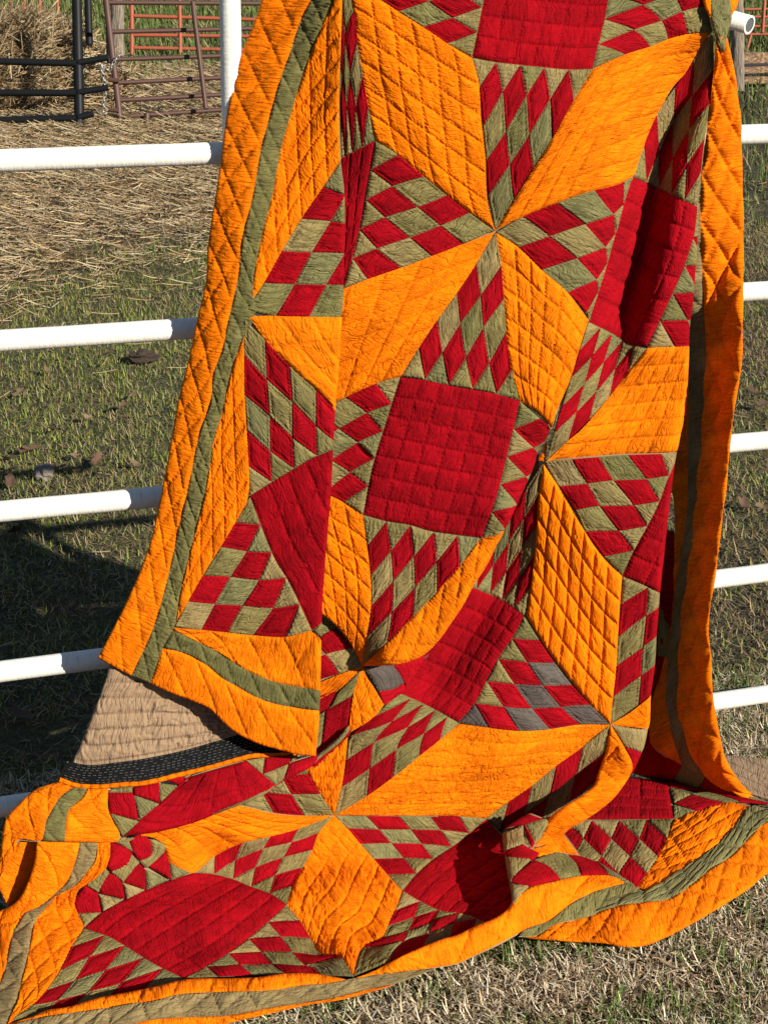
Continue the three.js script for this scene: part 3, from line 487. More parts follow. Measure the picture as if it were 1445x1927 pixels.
// ---- R: the strip turned back at the right, C: the lobe of green that hangs over the pipe end
{ const oR = [[1360, 60], [1366.5, 72], [1381.5, 139.5], [1391.5, 224], [1395, 299], [1397, 400], [1397.6, 524], [1396, 607], [1394, 687], [1381.5, 762], [1371.5, 849], [1365, 920], [1358, 973], [1345, 1083], [1336.5, 1132], [1331.5, 1186], [1336.5, 1232], [1338, 1282], [1345, 1342], [1355, 1392], [1365, 1431.6], [1391, 1471], [1418, 1498], [1445, 1510], [1500, 1516]];
  fold('stripEdge', oR, 7);
  const gr = [[1346, 70], [1343, 125], [1335, 199], [1325, 281], [1318, 359], [1316.6, 382], [1318, 444], [1320, 499], [1321.6, 541], [1325, 611], [1328, 675], [1324, 750], [1319, 849], [1309, 959], [1306, 1000], [1294, 1087], [1284, 1149], [1279, 1215], [1276.6, 1259], [1275.7, 1344], [1286.5, 1377], [1298, 1417], [1326, 1460], [1387, 1494], [1445, 1512]];
  strip('orange_border_strip', ORANGE[0], 'R', ['stripEdge'], gr, outset(oR, 10), { quilt: hatch(.075, 2.2), wr: .0016, puff: .009 });
  const gl = [[1290, 382], [1290, 500], [1292, 600], [1295, 725], [1294, 850], [1294, 900], [1291, 975], [1281, 1039.5], [1271, 1107], [1261.5, 1199], [1256, 1239], [1252, 1318], [1259, 1357.5], [1267, 1393], [1283, 1435], [1330, 1463]];
  strip('green_border_strip', TAN, 'R', [], gl, [[1316.6, 382], [1318, 444], [1320, 499], [1321.6, 541], [1325, 611], [1328, 675], [1324, 750], [1319, 849], [1309, 959], [1306, 1000], [1294, 1087], [1284, 1149], [1279, 1215], [1276.6, 1259], [1275.7, 1344], [1286.5, 1377], [1298, 1417], [1326, 1460]], { quilt: hatch(.05, 1.2) });
  strip('orange_border_strip', ORANGE[3], 'R', [], [[1262, 700], [1255, 850], [1268, 960], [1268, 1060], [1262, 1190], [1246, 1260], [1226, 1320], [1222, 1395], [1250, 1421], [1283, 1438]], [[1295, 700], [1294, 850], [1291, 975], [1281, 1040], [1271, 1107], [1261.5, 1199], [1256, 1239], [1252, 1318], [1259, 1357], [1267, 1393], [1283, 1438]], { quilt: hatch(.05, 1.2) });
  strip('red_diamond', RED[1], 'R', [], [[1225, 1000], [1215, 1150], [1205, 1300], [1205, 1390]], [[1268, 1000], [1268, 1060], [1262, 1190], [1226, 1330], [1222, 1395]], {});
  bit('green_triangle', GREEN[2], 'R', [], [[1238, 1128], [1262, 1190], [1258, 1240], [1236, 1235]].map(p => [p[0] + 1, p[1]]), {});
  bit('orange_border_strip', ORANGE[2], 'C', [], [[1316, -20], [1340, -20], [1336, 34], [1326, 16]], {});
  bit('orange_border_strip', ORANGE[2], 'C', [], [[1368, -20], [1396, -20], [1385, 12], [1374, 33]], {});
  fold('lobe', [[1373, -20], [1376, 30], [1372, 50], [1366.5, 70], [1359, 99], [1349, 78], [1337, 40], [1333, -20]], 5);
  patch('green_border_strip', GREEN[4], 'C', ['lobe'], coonsQuad([[1328, -20], [], [1380, -20], [[1382, 37], [1372, 72]], [1360, 104], [], [1357, 102], [[1345, 80], [1330, 37]]]), { wr: .003, quilt: hatch(.03, .5) });
}

// ---- K: the lining under the flap, with its dark stitched facing and orange edge
function liningTex() {
  const cv = document.createElement('canvas'); cv.width = cv.height = 1024; const c = cv.getContext('2d');
  c.fillStyle = '#8f755c'; c.fillRect(0, 0, 1024, 1024);
  for (let i = 0; i < 128; i++) { c.fillStyle = i % 2 ? 'rgba(170,145,115,.5)' : 'rgba(120,92,62,.28)'; c.fillRect(i * 8, 0, 4 + rnd() * 1.2, 1024); }
  for (let j = 0; j < 8; j++) for (let k = 0; k < 7; k++) { c.fillStyle = 'rgba(62,44,30,' + (k % 2 ? .3 : .42) + ')'; c.fillRect(0, j * 128 + k * 3 + 10, 1024, 2); }
  for (let k = 0; k < 3000; k++) { c.fillStyle = rnd() < .5 ? 'rgba(80,60,40,.10)' : 'rgba(230,210,180,.12)'; c.fillRect(rnd() * 1024, rnd() * 1024, 1 + rnd() * 6, 1 + rnd() * 2); }
  const t = new THREE.CanvasTexture(cv); t.colorSpace = THREE.SRGBColorSpace; t.wrapS = t.wrapT = THREE.RepeatWrapping; return t;
}
const LINING = new THREE.MeshStandardMaterial({ map: liningTex(), roughness: .95, bumpMap: weaveBump, bumpScale: .004, side: THREE.DoubleSide });
const BLACKC = clothMat(lin(.010, .011, .012)), STITCH = clothMat(lin(.26, .25, .22));
fold('coneL', [[137, 1434], [155, 1394], [175, 1344.5], [197, 1285], [207, 1250], [212, 1225]], 9);
{ const bot = [[130, 1434], [170, 1439.5], [222, 1434.5], [274, 1427], [344, 1412.5], [399, 1397], [459, 1379], [540, 1352], [585, 1335]], top = [[200, 1225], [230, 1225], [300, 1230], [400, 1260], [460, 1290], [585, 1300]];
  const f0 = curve(top), f1 = curve(bot);
  const f = (u, v) => { const a = f0(u), b = f1(u); return [a[0] + (b[0] - a[0]) * v - 14 * Math.sin(Math.PI * v) * (1 - u), a[1] + (b[1] - a[1]) * v]; };
  patch('lining', LINING, 'K', ['coneL'], f, { wr: .007, puff: .0036, ang: 0, quilt: (u, v, x, y) => { const w = v + .03 * Math.sin(u * 7); return [Math.abs(w * 7 - Math.round(w * 7)) * .03, 0]; } });
  const b2 = [[112, 1464], [145, 1475], [185, 1477.5], [224.6, 1474], [274, 1470], [337, 1455], [399, 1440], [459, 1423], [482, 1419], [545, 1417], [585, 1412]];
  const f2 = curve(b2), ft = curve([[130, 1433], ...bot.slice(1)]);
  const g = (u, v) => { const a = ft(u), b = f2(u); return [a[0] + (b[0] - a[0]) * v, a[1] + (b[1] - a[1]) * v]; };
  patch('dark_facing', BLACKC, 'K', [], g, { wr: .0008, puff: .0022, quilt: (u, v) => [Math.abs(v * 8 - Math.round(v * 8)) * .006, 0] });
  backing('K', [], g);
  const st = [];
  for (let r = 1; r <= 8; r++) for (let u = .01 + rnd() * .01; u < .99; u += .021) {
    if (rnd() < .22) continue;
    const v = (r - .5) / 8.4 + rr(-.006, .006), a = g(u, v), b = g(u + .0125, v), p = liftPoint('K', [], a[0], a[1], -.0045), q = liftPoint('K', [], b[0], b[1], -.0045);
    const A = new THREE.Vector3(p[0], p[1], p[2]), B = new THREE.Vector3(q[0], q[1], q[2]), L = A.distanceTo(B);
    if (L > .02) continue;
    const c = new THREE.CylinderGeometry(.00045, .00045, L, 4, 1); c.translate(0, L / 2, 0);
    c.applyQuaternion(new THREE.Quaternion().setFromUnitVectors(new THREE.Vector3(0, 1, 0), B.clone().sub(A).normalize())); c.translate(A.x, A.y, A.z); st.push(c);
  }
  const sm = mesh('stitching', mergeGeometries(st), STITCH, quilt); sm.userData.kind = 'stuff';
  const edge = b2.map(p => [p[0], p[1] + 3]);
  const ec = curve(edge), pts = []; for (let i = 0; i <= 80; i++) { const p = ec(i / 80), r = liftPoint('K', [], p[0], p[1], -.002 + .0012 * Math.sin(i * 2.1)); pts.push(new THREE.Vector3(r[0], r[1], r[2])); }
  mesh('orange_binding', new THREE.TubeGeometry(new THREE.CatmullRomCurve3(pts), 240, .0042, 7), ORANGE[0], quilt);
  // lining showing on the ground at the far right
  const h = coonsQuad([[1352, 1420], [[1400, 1424]], [1500, 1432], [], [1500, 1520], [], [1405, 1492], [[1375, 1460]]]);
  sheet('K2', [[1360, 1425, .01], [1445, 1430, .01], [1445, 1500, .03], [1391, 1470, .03], [1420, 1460, .02]]);
  patch('lining', LINING, 'K2', [], h, { wr: .003, puff: .003 });
}

// ---- V: the ridge below the flap
const VE = ['vEdge'];
square('V', VE, [[362, 1462], [[410, 1447]], [463, 1432], [[494, 1457]], [524, 1480], [[500, 1512], [455, 1534], [375, 1566], [300, 1584]], [232, 1578], [[262, 1546], [320, 1495]]], { n: 4, m: 4 });
bit('red_square', RED[0], 'V', VE, [[519, 1478], [], [598, 1420], [], [600, 1460], [], [520, 1510], []], { back: 1 });
bit('red_square', RED[0], 'V', VE, [[348, 1464], [], [364, 1458], [], [300, 1515], [], [300, 1512], []]);
bit('green_triangle', GREEN[1], 'V', VE, [[464, 1431], [498, 1426], [494, 1456]]);
bit('red_diamond', RED[1], 'V', VE, [[498, 1426], [550, 1420], [545, 1437], [495, 1457]], { back: 1 });
bit('green_diamond', GREEN[3], 'V', VE, [[495, 1457.5], [543, 1438], [531, 1475], [519.6, 1479]], { back: 1 });
bit('red_diamond', RED[2], 'V', VE, [[545, 1437], [597, 1420], [590, 1446], [531, 1477]], { back: 1 });
bit('green_triangle', GREEN[0], 'V', VE, [[550, 1423], [569, 1418], [546, 1437]]);
bit('green_diamond', GREEN[2], 'V', VE, [[655, 1368], [], [656, 1386], [[620, 1418]], [590, 1442], [], [601, 1420], [[630, 1395]]], { back: 1 });
bit('green_triangle', GREEN[2], 'V', VE, [[209, 1531], [262, 1546], [232, 1574]]);
bit('red_diamond', RED[0], 'V', VE, [[203, 1491], [252, 1491], [261, 1544], [208, 1531]], { back: 1 });
bit('green_triangle', GREEN[4], 'V', VE, [[253, 1496], [300, 1513], [263, 1543]]);
bit('red_diamond', RED[1], 'V', VE, [[250, 1482], [300, 1470], [302, 1512], [252, 1496]], { back: 1 });
bit('green_triangle', GREEN[2], 'V', VE, [[299, 1474], [341, 1479], [304, 1513]]);
bit('red_diamond', RED[3], 'V', VE, [[302, 1466], [348, 1456], [348, 1472], [338, 1477]], {});
bit('green_diamond', GREEN[0], 'V', VE, [[206, 1486], [250, 1478], [250, 1491], [203, 1492]]);
bit('green_triangle', GREEN[0], 'V', VE, [[346, 1460], [362, 1454], [350, 1474]]);
{ const a = [[112, 1471], [67, 1486], [37, 1512], [12.5, 1540], [5, 1575], [1, 1614], [-4, 1655]];
  fold('vLeft', [...a].reverse(), 6);
  const gl = [[146, 1478], [126, 1490], [112, 1502], [99.6, 1522], [87, 1547], [79, 1588]], gr = [[170, 1478], [154.5, 1502], [132, 1522], [124.6, 1547], [122, 1592]];
  strip('orange_border_strip', ORANGE[1], 'V', ['vLeft'], outset([...a].reverse(), 6).reverse(), [[146, 1478], [126, 1490], [112, 1502], [99.6, 1522], [87, 1547], [79, 1580], [36, 1580], [30, 1600], [2, 1650]], { quilt: hatch(.05, .9) });
  strip('green_border_strip', STRIPG[1], 'V', VE, gl, gr, { quilt: hatch(.045, 1) });
  strip('orange_border_strip', ORANGE[2], 'V', VE, gr, [[206, 1476], [204, 1490], [204, 1522], [214, 1547], [226, 1570], [219, 1592]], { quilt: hatch(.05, .9) }); }
bit('orange_border_strip', ORANGE[3], 'U', [], [[-8, 1655], [[30, 1600]], [36, 1576], [], [76, 1576], [[70, 1640], [50, 1690]], [16, 1706], []], {});

// ---- G: lying on the grass
{ const a = [[70, 1582], [66, 1619], [50, 1669], [32, 1697], [0, 1715], [-60, 1745], [-120, 1800]];
  fold('gLeft', [...a].reverse(), 4);
  const gl = [[151, 1581], [149.5, 1592], [143, 1619], [129.5, 1654], [107, 1679], [75, 1704], [47, 1719], [36, 1741], [26, 1753], [17, 1790], [10, 1824], [-3, 1856], [-30, 1900], [-60, 1950]];
  const gr = [[186, 1581], [184, 1592], [179, 1619], [162, 1644], [139.5, 1667], [109.6, 1679], [95, 1699], [72, 1726.5], [64, 1741], [61, 1756], [56, 1785], [50, 1814], [39.4, 1855], [33, 1886.5], [18.7, 1918], [0, 1960]];
  fold('gTop', [[300, 1585], [284, 1572], [268, 1575], [220, 1584.5], [150, 1585], [68, 1582]].reverse(), 4);
  const GT_ = ['gTop', 'gLeft'];
  strip('orange_border_strip', ORANGE[2], 'G', GT_, outset([...a].reverse(), 6).reverse(), gl, { quilt: hatch(.07, .9), wr: .0012 });
  strip('green_border_strip', TAN, 'G', [], gl, gr, { quilt: hatch(.05, 1), wr: .0024 });
  strip('orange_border_strip', ORANGE[0], 'G', [], gr, [[207, 1581], [207.5, 1600], [207, 1612], [199, 1634], [162, 1664], [149.5, 1673], [142, 1696.6], [147, 1719], [158, 1745], [135, 1783], [114, 1826], [89, 1862], [62, 1891], [31, 1911], [16.6, 1922]], { quilt: hatch(.055, 1.2), wr: .002 });
  const g3 = [['green_triangle', [[147, 1719], [191, 1717], [160, 1745]]], ['green_triangle', [[186, 1682], [233, 1693], [195, 1716]]], ['green_triangle', [[232, 1661], [273, 1675], [240, 1692]]], ['green_triangle', [[275, 1636], [318, 1656], [277, 1674]]], ['green_triangle', [[318, 1622], [362, 1641], [324, 1656]]],
    ['red_diamond', [[161, 1666], [], [185, 1681], [], [191, 1717], [], [147, 1719], [[141, 1697]]]], ['red_diamond', [[207, 1643], [[222, 1650]], [231, 1662], [], [236, 1692], [], [186.5, 1681], [[188, 1660]]]], ['red_diamond', [[263, 1624], [], [274.5, 1637], [], [275, 1675], [], [233, 1660], [[244, 1638]]]], ['red_diamond', [[311, 1601], [], [318, 1620], [], [323, 1656], [], [279, 1630], [[286, 1622]]]],
    ['green_diamond', [[199, 1634], [206, 1642], [186, 1680], [162, 1665]]], ['green_diamond', [[249, 1608], [263, 1623], [232, 1661], [210, 1641]]], ['green_diamond', [[284, 1580], [[310, 1582]], [313, 1601], [[295, 1618]], [276, 1634], [], [264, 1621], [[284, 1605]]]],
    ['red_diamond', [[206, 1584], [[236, 1592]], [250, 1606], [[240, 1628]], [208, 1640], [], [201, 1630], [[208, 1606]]]], ['red_diamond', [[242, 1580], [[266, 1570]], [284, 1582], [[286, 1608]], [264, 1620], [[256, 1612]], [249, 1600], []]], ['green_diamond', [[214, 1583], [], [243, 1577], [], [252, 1605], [], [238, 1594], []]], ['green_triangle', [[222, 1570], [[240, 1577]], [262, 1573], [], [240, 1583], [], [222, 1585], []]]];
  for (const [n, p] of g3) bit(n, n[0] === 'r' ? pick(RED) : pick(GREEN), 'G', [], p, { wr: .001, puff: .004 });
  backing('G', [], coonsQuad([[207, 1590], [], [300, 1580], [], [360, 1645], [], [158, 1746], [[142, 1696], [200, 1634]]])); }
square('G', [], [[159, 1746], [[192, 1716.5], [239, 1691.6], [277, 1674], [324, 1656]], [368, 1642.5], [[395, 1644], [437, 1654], [474, 1669], [509, 1681.6]], [538, 1701.5], [[532, 1711.5], [474, 1761], [429.5, 1794], [390, 1818]], [345, 1840], [[307, 1824], [280, 1810], [253, 1791], [207.6, 1764]]], { n: 6, m: 6, ang: .6 });
arm('G', [], [14, 1923], [[60, 1893], [89, 1863], [114, 1827], [135, 1782.5], [158.5, 1747]], [[70, 1915], [130, 1903], [192, 1888], [262, 1872], [345, 1841]], [[207.6, 1764], [253, 1791], [299, 1818]], { k: 1 });
arm('G', [], [628.5, 1534], [[564, 1559], [509, 1574], [457, 1586], [405, 1611], [366, 1642.5]], [[599, 1567], [588, 1599], [570, 1632], [551.6, 1667], [538.5, 1701]], [[395, 1644], [437, 1654], [474, 1669], [509, 1681.6]], { k: 1 });
orange('G', [], [[628.5, 1534], [[560, 1535], [510, 1530], [470, 1520]], [440, 1515], [[330, 1545]], [262, 1572], [[296, 1578], [312, 1602]], [318, 1622], [[345, 1640], [366, 1642], [405, 1611], [457, 1586], [509, 1574], [564, 1559]]], { n: 4, m: 7, wr: .0026 });
orange('G', [], [[629, 1534], [[653, 1558], [678, 1588], [703, 1616], [729, 1646]], [756.5, 1676.5], [[743, 1716], [730, 1743], [720, 1764], [684.6, 1783], [675, 1795]], [665, 1837], [[649, 1814], [638, 1797], [604, 1795], [588, 1772], [564, 1732]], [539, 1702.5], [[551.6, 1667], [570, 1632], [588, 1599], [600, 1567]]], { n: 6, m: 7, wr: .0032, ang: 1.35 });
arm('G', [], [665, 1837], [[548, 1833], [347, 1841]], [[637.5, 1798], [606, 1797], [588, 1774], [564, 1733], [538.5, 1702.5]], [[390, 1818.5], [429.5, 1794.5], [474, 1761.5]], {});
arm('G', [], [629.5, 1534], [[689, 1536], [749, 1535], [807, 1534], [862, 1534.5], [915, 1541]], [[653, 1558], [678, 1588], [703, 1616], [729, 1646], [757, 1676]], [[881, 1569.5], [856, 1589.5], [819, 1614], [784, 1644]], { k: 1 });
bit('green_diamond', GREEN[3], 'V', [], [[518, 1478], [[502, 1492]], [462, 1511], [], [400, 1532], [], [410, 1528], []], {});
arm('N', [], [628.5, 1534], [[603, 1494], [580, 1456], [562, 1425], [542, 1392], [522, 1360]], [[573, 1535], [517, 1533], [457, 1522], [400, 1512], [350, 1500]], [], { k: 1 });
square('G', [], [[915, 1542], [[960, 1585]], [1090, 1640], [], [930, 1745], [[880, 1722], [831, 1714.5], [792, 1697]], [757, 1676], [[784, 1644.5], [819, 1614.5], [856, 1590], [881, 1570]]], { n: 6, m: 6 });
arm('G', [], [665, 1837], [[685, 1784], [719, 1765], [730, 1742], [744, 1713], [758, 1677]], [[733, 1808], [797, 1779], [846, 1764], [890, 1748], [930, 1745]], [[792, 1697], [831, 1714.5], [880, 1722]], { k: 1 });
// right part on the grass
arm('G', [], [1176, 1708], [[1011, 1545]], [[1197, 1673], [1217, 1643], [1239.5, 1609], [1257, 1571], [1266, 1542]], [], {});
square('H', [], [[1050, 1440], [], [1256, 1474], [], [1266, 1541], [[1190, 1541.5]], [1011, 1544], []], { n: 4, m: 4, mat: RED[1] });
for (const [n, p] of [['green_triangle', [[1258, 1481], [1300, 1495], [1268, 1511]]], ['red_diamond', [[1268, 1511], [1300, 1495.5], [1362, 1511], [1310, 1527]]], ['green_triangle', [[1267, 1514], [1312, 1527], [1267, 1541]]], ['green_diamond', [[1300, 1494], [1330, 1490], [1392, 1509], [1362, 1511]]], ['red_diamond', [[1256, 1474], [1290, 1476], [1330, 1492], [1259, 1481]]], ['red_diamond', [[1340, 1494], [1390, 1500], [1450, 1514], [1392, 1510]]]]) bit(n, n[0] === 'r' ? pick(RED) : pick(GREEN), 'H', [], p, { back: 1 });
{ const up = [[1176, 1663], [1184.6, 1665.5], [1209.6, 1676.7], [1219.5, 1676.7], [1257, 1661.7], [1269, 1647], [1309, 1619], [1349, 1589.5], [1384, 1552], [1409, 1518], [1444, 1524], [1520, 1510]];
  const lo = [[980, 1759], [1009.5, 1760], [1039, 1741.6], [1059, 1734], [1109, 1724], [1159, 1706.6], [1219, 1697.5], [1259, 1691.6], [1309, 1659], [1334, 1637], [1374, 1612], [1406, 1579.5], [1434, 1552], [1470, 1530]];
  const edge = [[978, 1762], [1000, 1766], [1034, 1769], [1084, 1772.6], [1136.5, 1775], [1165, 1781], [1196, 1782], [1219, 1778], [1259, 1761], [1309, 1734], [1359, 1704], [1409, 1671.7], [1444, 1642], [1520, 1590]];
  fold('gHem', [...edge].reverse(), 6);
  orangeTri('G', [], [1199, 1668], [[1217, 1643], [1239.5, 1609], [1257, 1571], [1268, 1541]], [[1219.5, 1677], [1257, 1662], [1309, 1619], [1349, 1589.5], [1384, 1552], [1409, 1517]], [[1309, 1527], [1359, 1512], [1376, 1510]], { quilt: hatch(.036, 1.1) });
  strip('green_border_strip', GREEN[4], 'G', [], up, [[1060, 1734], [1109, 1724], [1159, 1706.6], [1219, 1697.5], [1259, 1691.6], [1309, 1659], [1334, 1637], [1374, 1612], [1406, 1579.5], [1434, 1552], [1470, 1530], [1520, 1515]], { quilt: hatch(.04, 1.1), wr: .0022 });
  strip('orange_border_strip', ORANGE[0], 'G', ['gHem'], lo, outset([...edge].reverse(), 9).reverse(), { quilt: hatch(.042, 1.1), wr: .0024, puff: .005 }); }

// ---- Q: the rolled fold, and the hem strips in front
fold('qLeft', [[992, 1532], [960, 1552], [946, 1566], [949.5, 1610], [956, 1650], [963, 1690], [961, 1704], [934.7, 1726], [897, 1741.5], [859, 1760], [830, 1768], [788, 1785], [747, 1803.5], [705, 1826], [672, 1839]].reverse(), 8);
const QL = ['qLeft'];
for (const [n, p] of [['red_diamond', [[940, 1560], [[960, 1545]], [990, 1530], [], [1022, 1541], [], [983, 1553], []]], ['green_diamond', [[987, 1551], [1036, 1538], [1020, 1571], [1007, 1586]]], ['red_diamond', [[984, 1551], [988, 1552], [1006, 1587], [1000, 1598], [984, 1590]].slice(0, 4)], ['green_diamond', [[940, 1572], [984, 1552], [985, 1590], [940, 1608]]],
  ['red_diamond', [[940, 1606], [], [984, 1589], [], [1015, 1609], [], [1001, 1620], [[970, 1616]]]], ['green_diamond', [[942, 1612], [], [1000, 1617.5], [], [962, 1660], [], [942, 1660], []]], ['red_diamond', [[955, 1658], [], [1002, 1619.5], [[1034, 1632]], [1054, 1654.5], [], [996, 1669], []]], ['green_diamond', [[1004, 1618], [[1040, 1606]], [1066, 1609], [[1084, 1628]], [1092, 1648], [], [1053, 1655], []]], ['red_diamond', [[1066, 1608], [[1092, 1612]], [1122, 1624], [], [1146, 1648], [], [1092, 1648.5], [[1084, 1628]]]], ['green_diamond', [[1118, 1620], [], [1196, 1669], [], [1174, 1665], [], [1143, 1648], []]], ['green_triangle', [[945, 1662], [996, 1667], [970, 1700], [950, 1700]]], ['orange_diamond', [[1000, 1600], [1024, 1606], [1064, 1609], [1012, 1612]]]])
  bit(n, n[0] === 'r' ? pick(RED) : n[0] === 'o' ? ORANGE[0] : pick(GREEN), 'Q', QL, p, { back: 1, puff: .005 });
{ const t = [[668, 1841], [705, 1826], [747, 1803.5], [788, 1785], [830, 1768], [859, 1760], [897, 1741.5], [934.7, 1726.5], [962, 1704], [994.5, 1671], [1034, 1661], [1059, 1654], [1096.7, 1648], [1141.5, 1649], [1176, 1662]];
  const b = [[674, 1840], [726, 1832.5], [767.6, 1827], [819.5, 1820], [860, 1813], [890, 1799], [935, 1777], [977, 1755], [989.5, 1747.7], [1034, 1731.5], [1072, 1701.6], [1109, 1681.6], [1146.5, 1669], [1177, 1663]];
  const t2 = outset([...t].slice(0, 9).reverse(), 7).reverse().concat(t.slice(9));
  strip('orange_border_strip', ORANGE[2], 'Q', QL, t.slice(0, 9).map(p => [p[0] - 3, p[1] - 7]).concat(t.slice(9)), b, { quilt: hatch(.07, 1), wr: .0022 });
  const lowG = [[978, 1762], [1009.5, 1760.5], [1039, 1742], [1060, 1734.5], [1109, 1724.5], [1159, 1707], [1190, 1700]];
  strip('green_border_strip', GREEN[2], 'Q', [], [[980, 1756], [989.5, 1747.7], [1034, 1731.5], [1072, 1701.6], [1109, 1681.6], [1146.5, 1669], [1177, 1662.5], [1200, 1672]], lowG, { quilt: hatch(.04, .7), wr: .0026 }); }
{ const ot = [[10, 1929], [62, 1913], [89, 1901], [124.6, 1896], [187, 1878], [239, 1868], [299, 1855], [350.6, 1843], [425, 1841], [487.6, 1839], [539.5, 1832], [591, 1832.5], [651, 1843]];
  const gt = [[10, 1932], [62, 1917.6], [124.6, 1907], [187, 1899], [249, 1888.6], [299, 1882], [332, 1872], [384, 1868], [446, 1866], [508, 1863.7], [579, 1853], [612, 1851], [651, 1844]];
  const gt2 = [...gt, [674, 1840], [726, 1832.5], [767.6, 1827], [819.5, 1820], [866, 1811]];
  const gb = [[-40, 1990], [100, 1955], [200, 1938], [280, 1920.5], [321.5, 1916], [384, 1913.5], [425, 1911.5], [467, 1905], [508, 1897], [579, 1886.5], [622, 1879], [684.6, 1863.7], [736.5, 1853], [788, 1834.6], [830, 1818], [868, 1811]];
  fold('hemTop', ot, 7);
  strip('orange_border_strip', ORANGE[1], 'B', ['hemTop'], outset(ot, 8), gt, { quilt: hatch(.06, .6), wr: .003 });
  strip('green_border_strip', TAN, 'B', [], gt2, gb, { quilt: hatch(.06, .8), wr: .003, ang: 1.5 });
  strip('orange_border_strip', ORANGE[2], 'B', [], gb.slice(0, 13), [[-40, 2050], [140, 2010], [300, 1960], [425, 1927], [487.6, 1912], [539.5, 1900], [579, 1891.5], [643, 1881], [736, 1856]], { quilt: hatch(.06, .8), wr: .002 }); }
function LINING0() { return new THREE.MeshStandardMaterial({ color: lin(.26, .18, .09), roughness: .95, side: THREE.DoubleSide }); }

sheet('D', [[1222, 1390, -.06], [1283, 1437, -.02], [1326, 1460, .0], [1400, 1492, .028], [1188, 1448, -.12], [1262, 1474, -.115], [1310, 1489, -.06], [1370, 1507, -.01], [1440, 1514, .02]]);
for (const [n, p] of [['red_diamond', [[1215, 1380], [1285, 1437], [1262, 1476], [1180, 1450]]], ['green_diamond', [[1283, 1435], [1328, 1459], [1312, 1491], [1262, 1476]]], ['red_diamond', [[1326, 1457], [1389, 1492], [1372, 1509], [1310, 1491]]], ['green_diamond', [[1387, 1490], [1446, 1511], [1446, 1517], [1370, 1509]]]]) bit(n, n[0] === 'r' ? RED[1] : GREEN[2], 'D', [], p, { back: 1 });

for (const [k, m] of [['tan', clothMat(lin(.36, .29, .15))], ['orange', clothMat(lin(.95, .30, .03))]]) {
  const g = new THREE.BufferGeometry(); g.setAttribute('position', new THREE.Float32BufferAttribute(threads[k], 3)); g.computeVertexNormals();
  g.setAttribute('uv', new THREE.Float32BufferAttribute(new Float32Array(threads[k].length / 3 * 2), 2));
  console.log(k, 'thread triangles', threads[k].length / 9);
  mesh('stitching', g, m, quilt).userData.kind = 'stuff';
}
backing('N2', [], coonsQuad([[640, 1120], [], [1012, 856], [], [1012, 1180], [], [640, 1300], []]));
if (backGeos.length) mesh('quilt_backing', mergeGeometries(backGeos), LINING0(), quilt);


// ------------------------------------------------------------------ the white pipe fence
const paintTex = (() => {
  const a = tileNoise(512, [9, 40], 71), b = tileNoise(512, [120, 120], 72), c = tileNoise(512, [14, 14], 73);
  return [noiseTex(512, (i, j) => { const w = a(i, j), s = c(i, j) > .9 && b(i, j) > .72 ? .7 : 1; const v = s * (236 - 10 * w - 12 * (c(i, j) - .5) - 6 * b(i, j)); return [v, v * .992, v * .955]; }, true),
    noiseTex(512, (i, j) => { const v = 255 * (.35 + .5 * a(i, j) * .7 + .25 * b(i, j)); return [v, v, v]; })];
})();
paintTex[0].repeat.set(1, 4); paintTex[1].repeat.set(1, 4);
const WHITE = new THREE.MeshStandardMaterial({ map: paintTex[0], bumpMap: paintTex[1], bumpScale: .0009, roughness: .55 });
function pipe(a, b, r, seg = 20, rows = 24, wob = 0) { // a real pipe between two points, uv in metres, slightly uneven
  const L = a.distanceTo(b), g = new THREE.CylinderGeometry(r, r, L, seg, rows, false), p = g.attributes.position, u = g.attributes.uv;
  if (wob) for (let i = 0; i < p.count; i++) { const x = p.getX(i), y = p.getY(i), z = p.getZ(i), k = 1 + wob * nz(x * 40 + 3, y * 14, z * 40); p.setXYZ(i, x * k, y, z * k); }
  for (let i = 0; i < u.count; i++) u.setXY(i, u.getX(i), u.getY(i) * L / .35);
  g.translate(0, L / 2, 0); g.applyQuaternion(new THREE.Quaternion().setFromUnitVectors(new THREE.Vector3(0, 1, 0), b.clone().sub(a).normalize())); g.translate(a.x, a.y, a.z);
  g.computeVertexNormals(); return g;
}
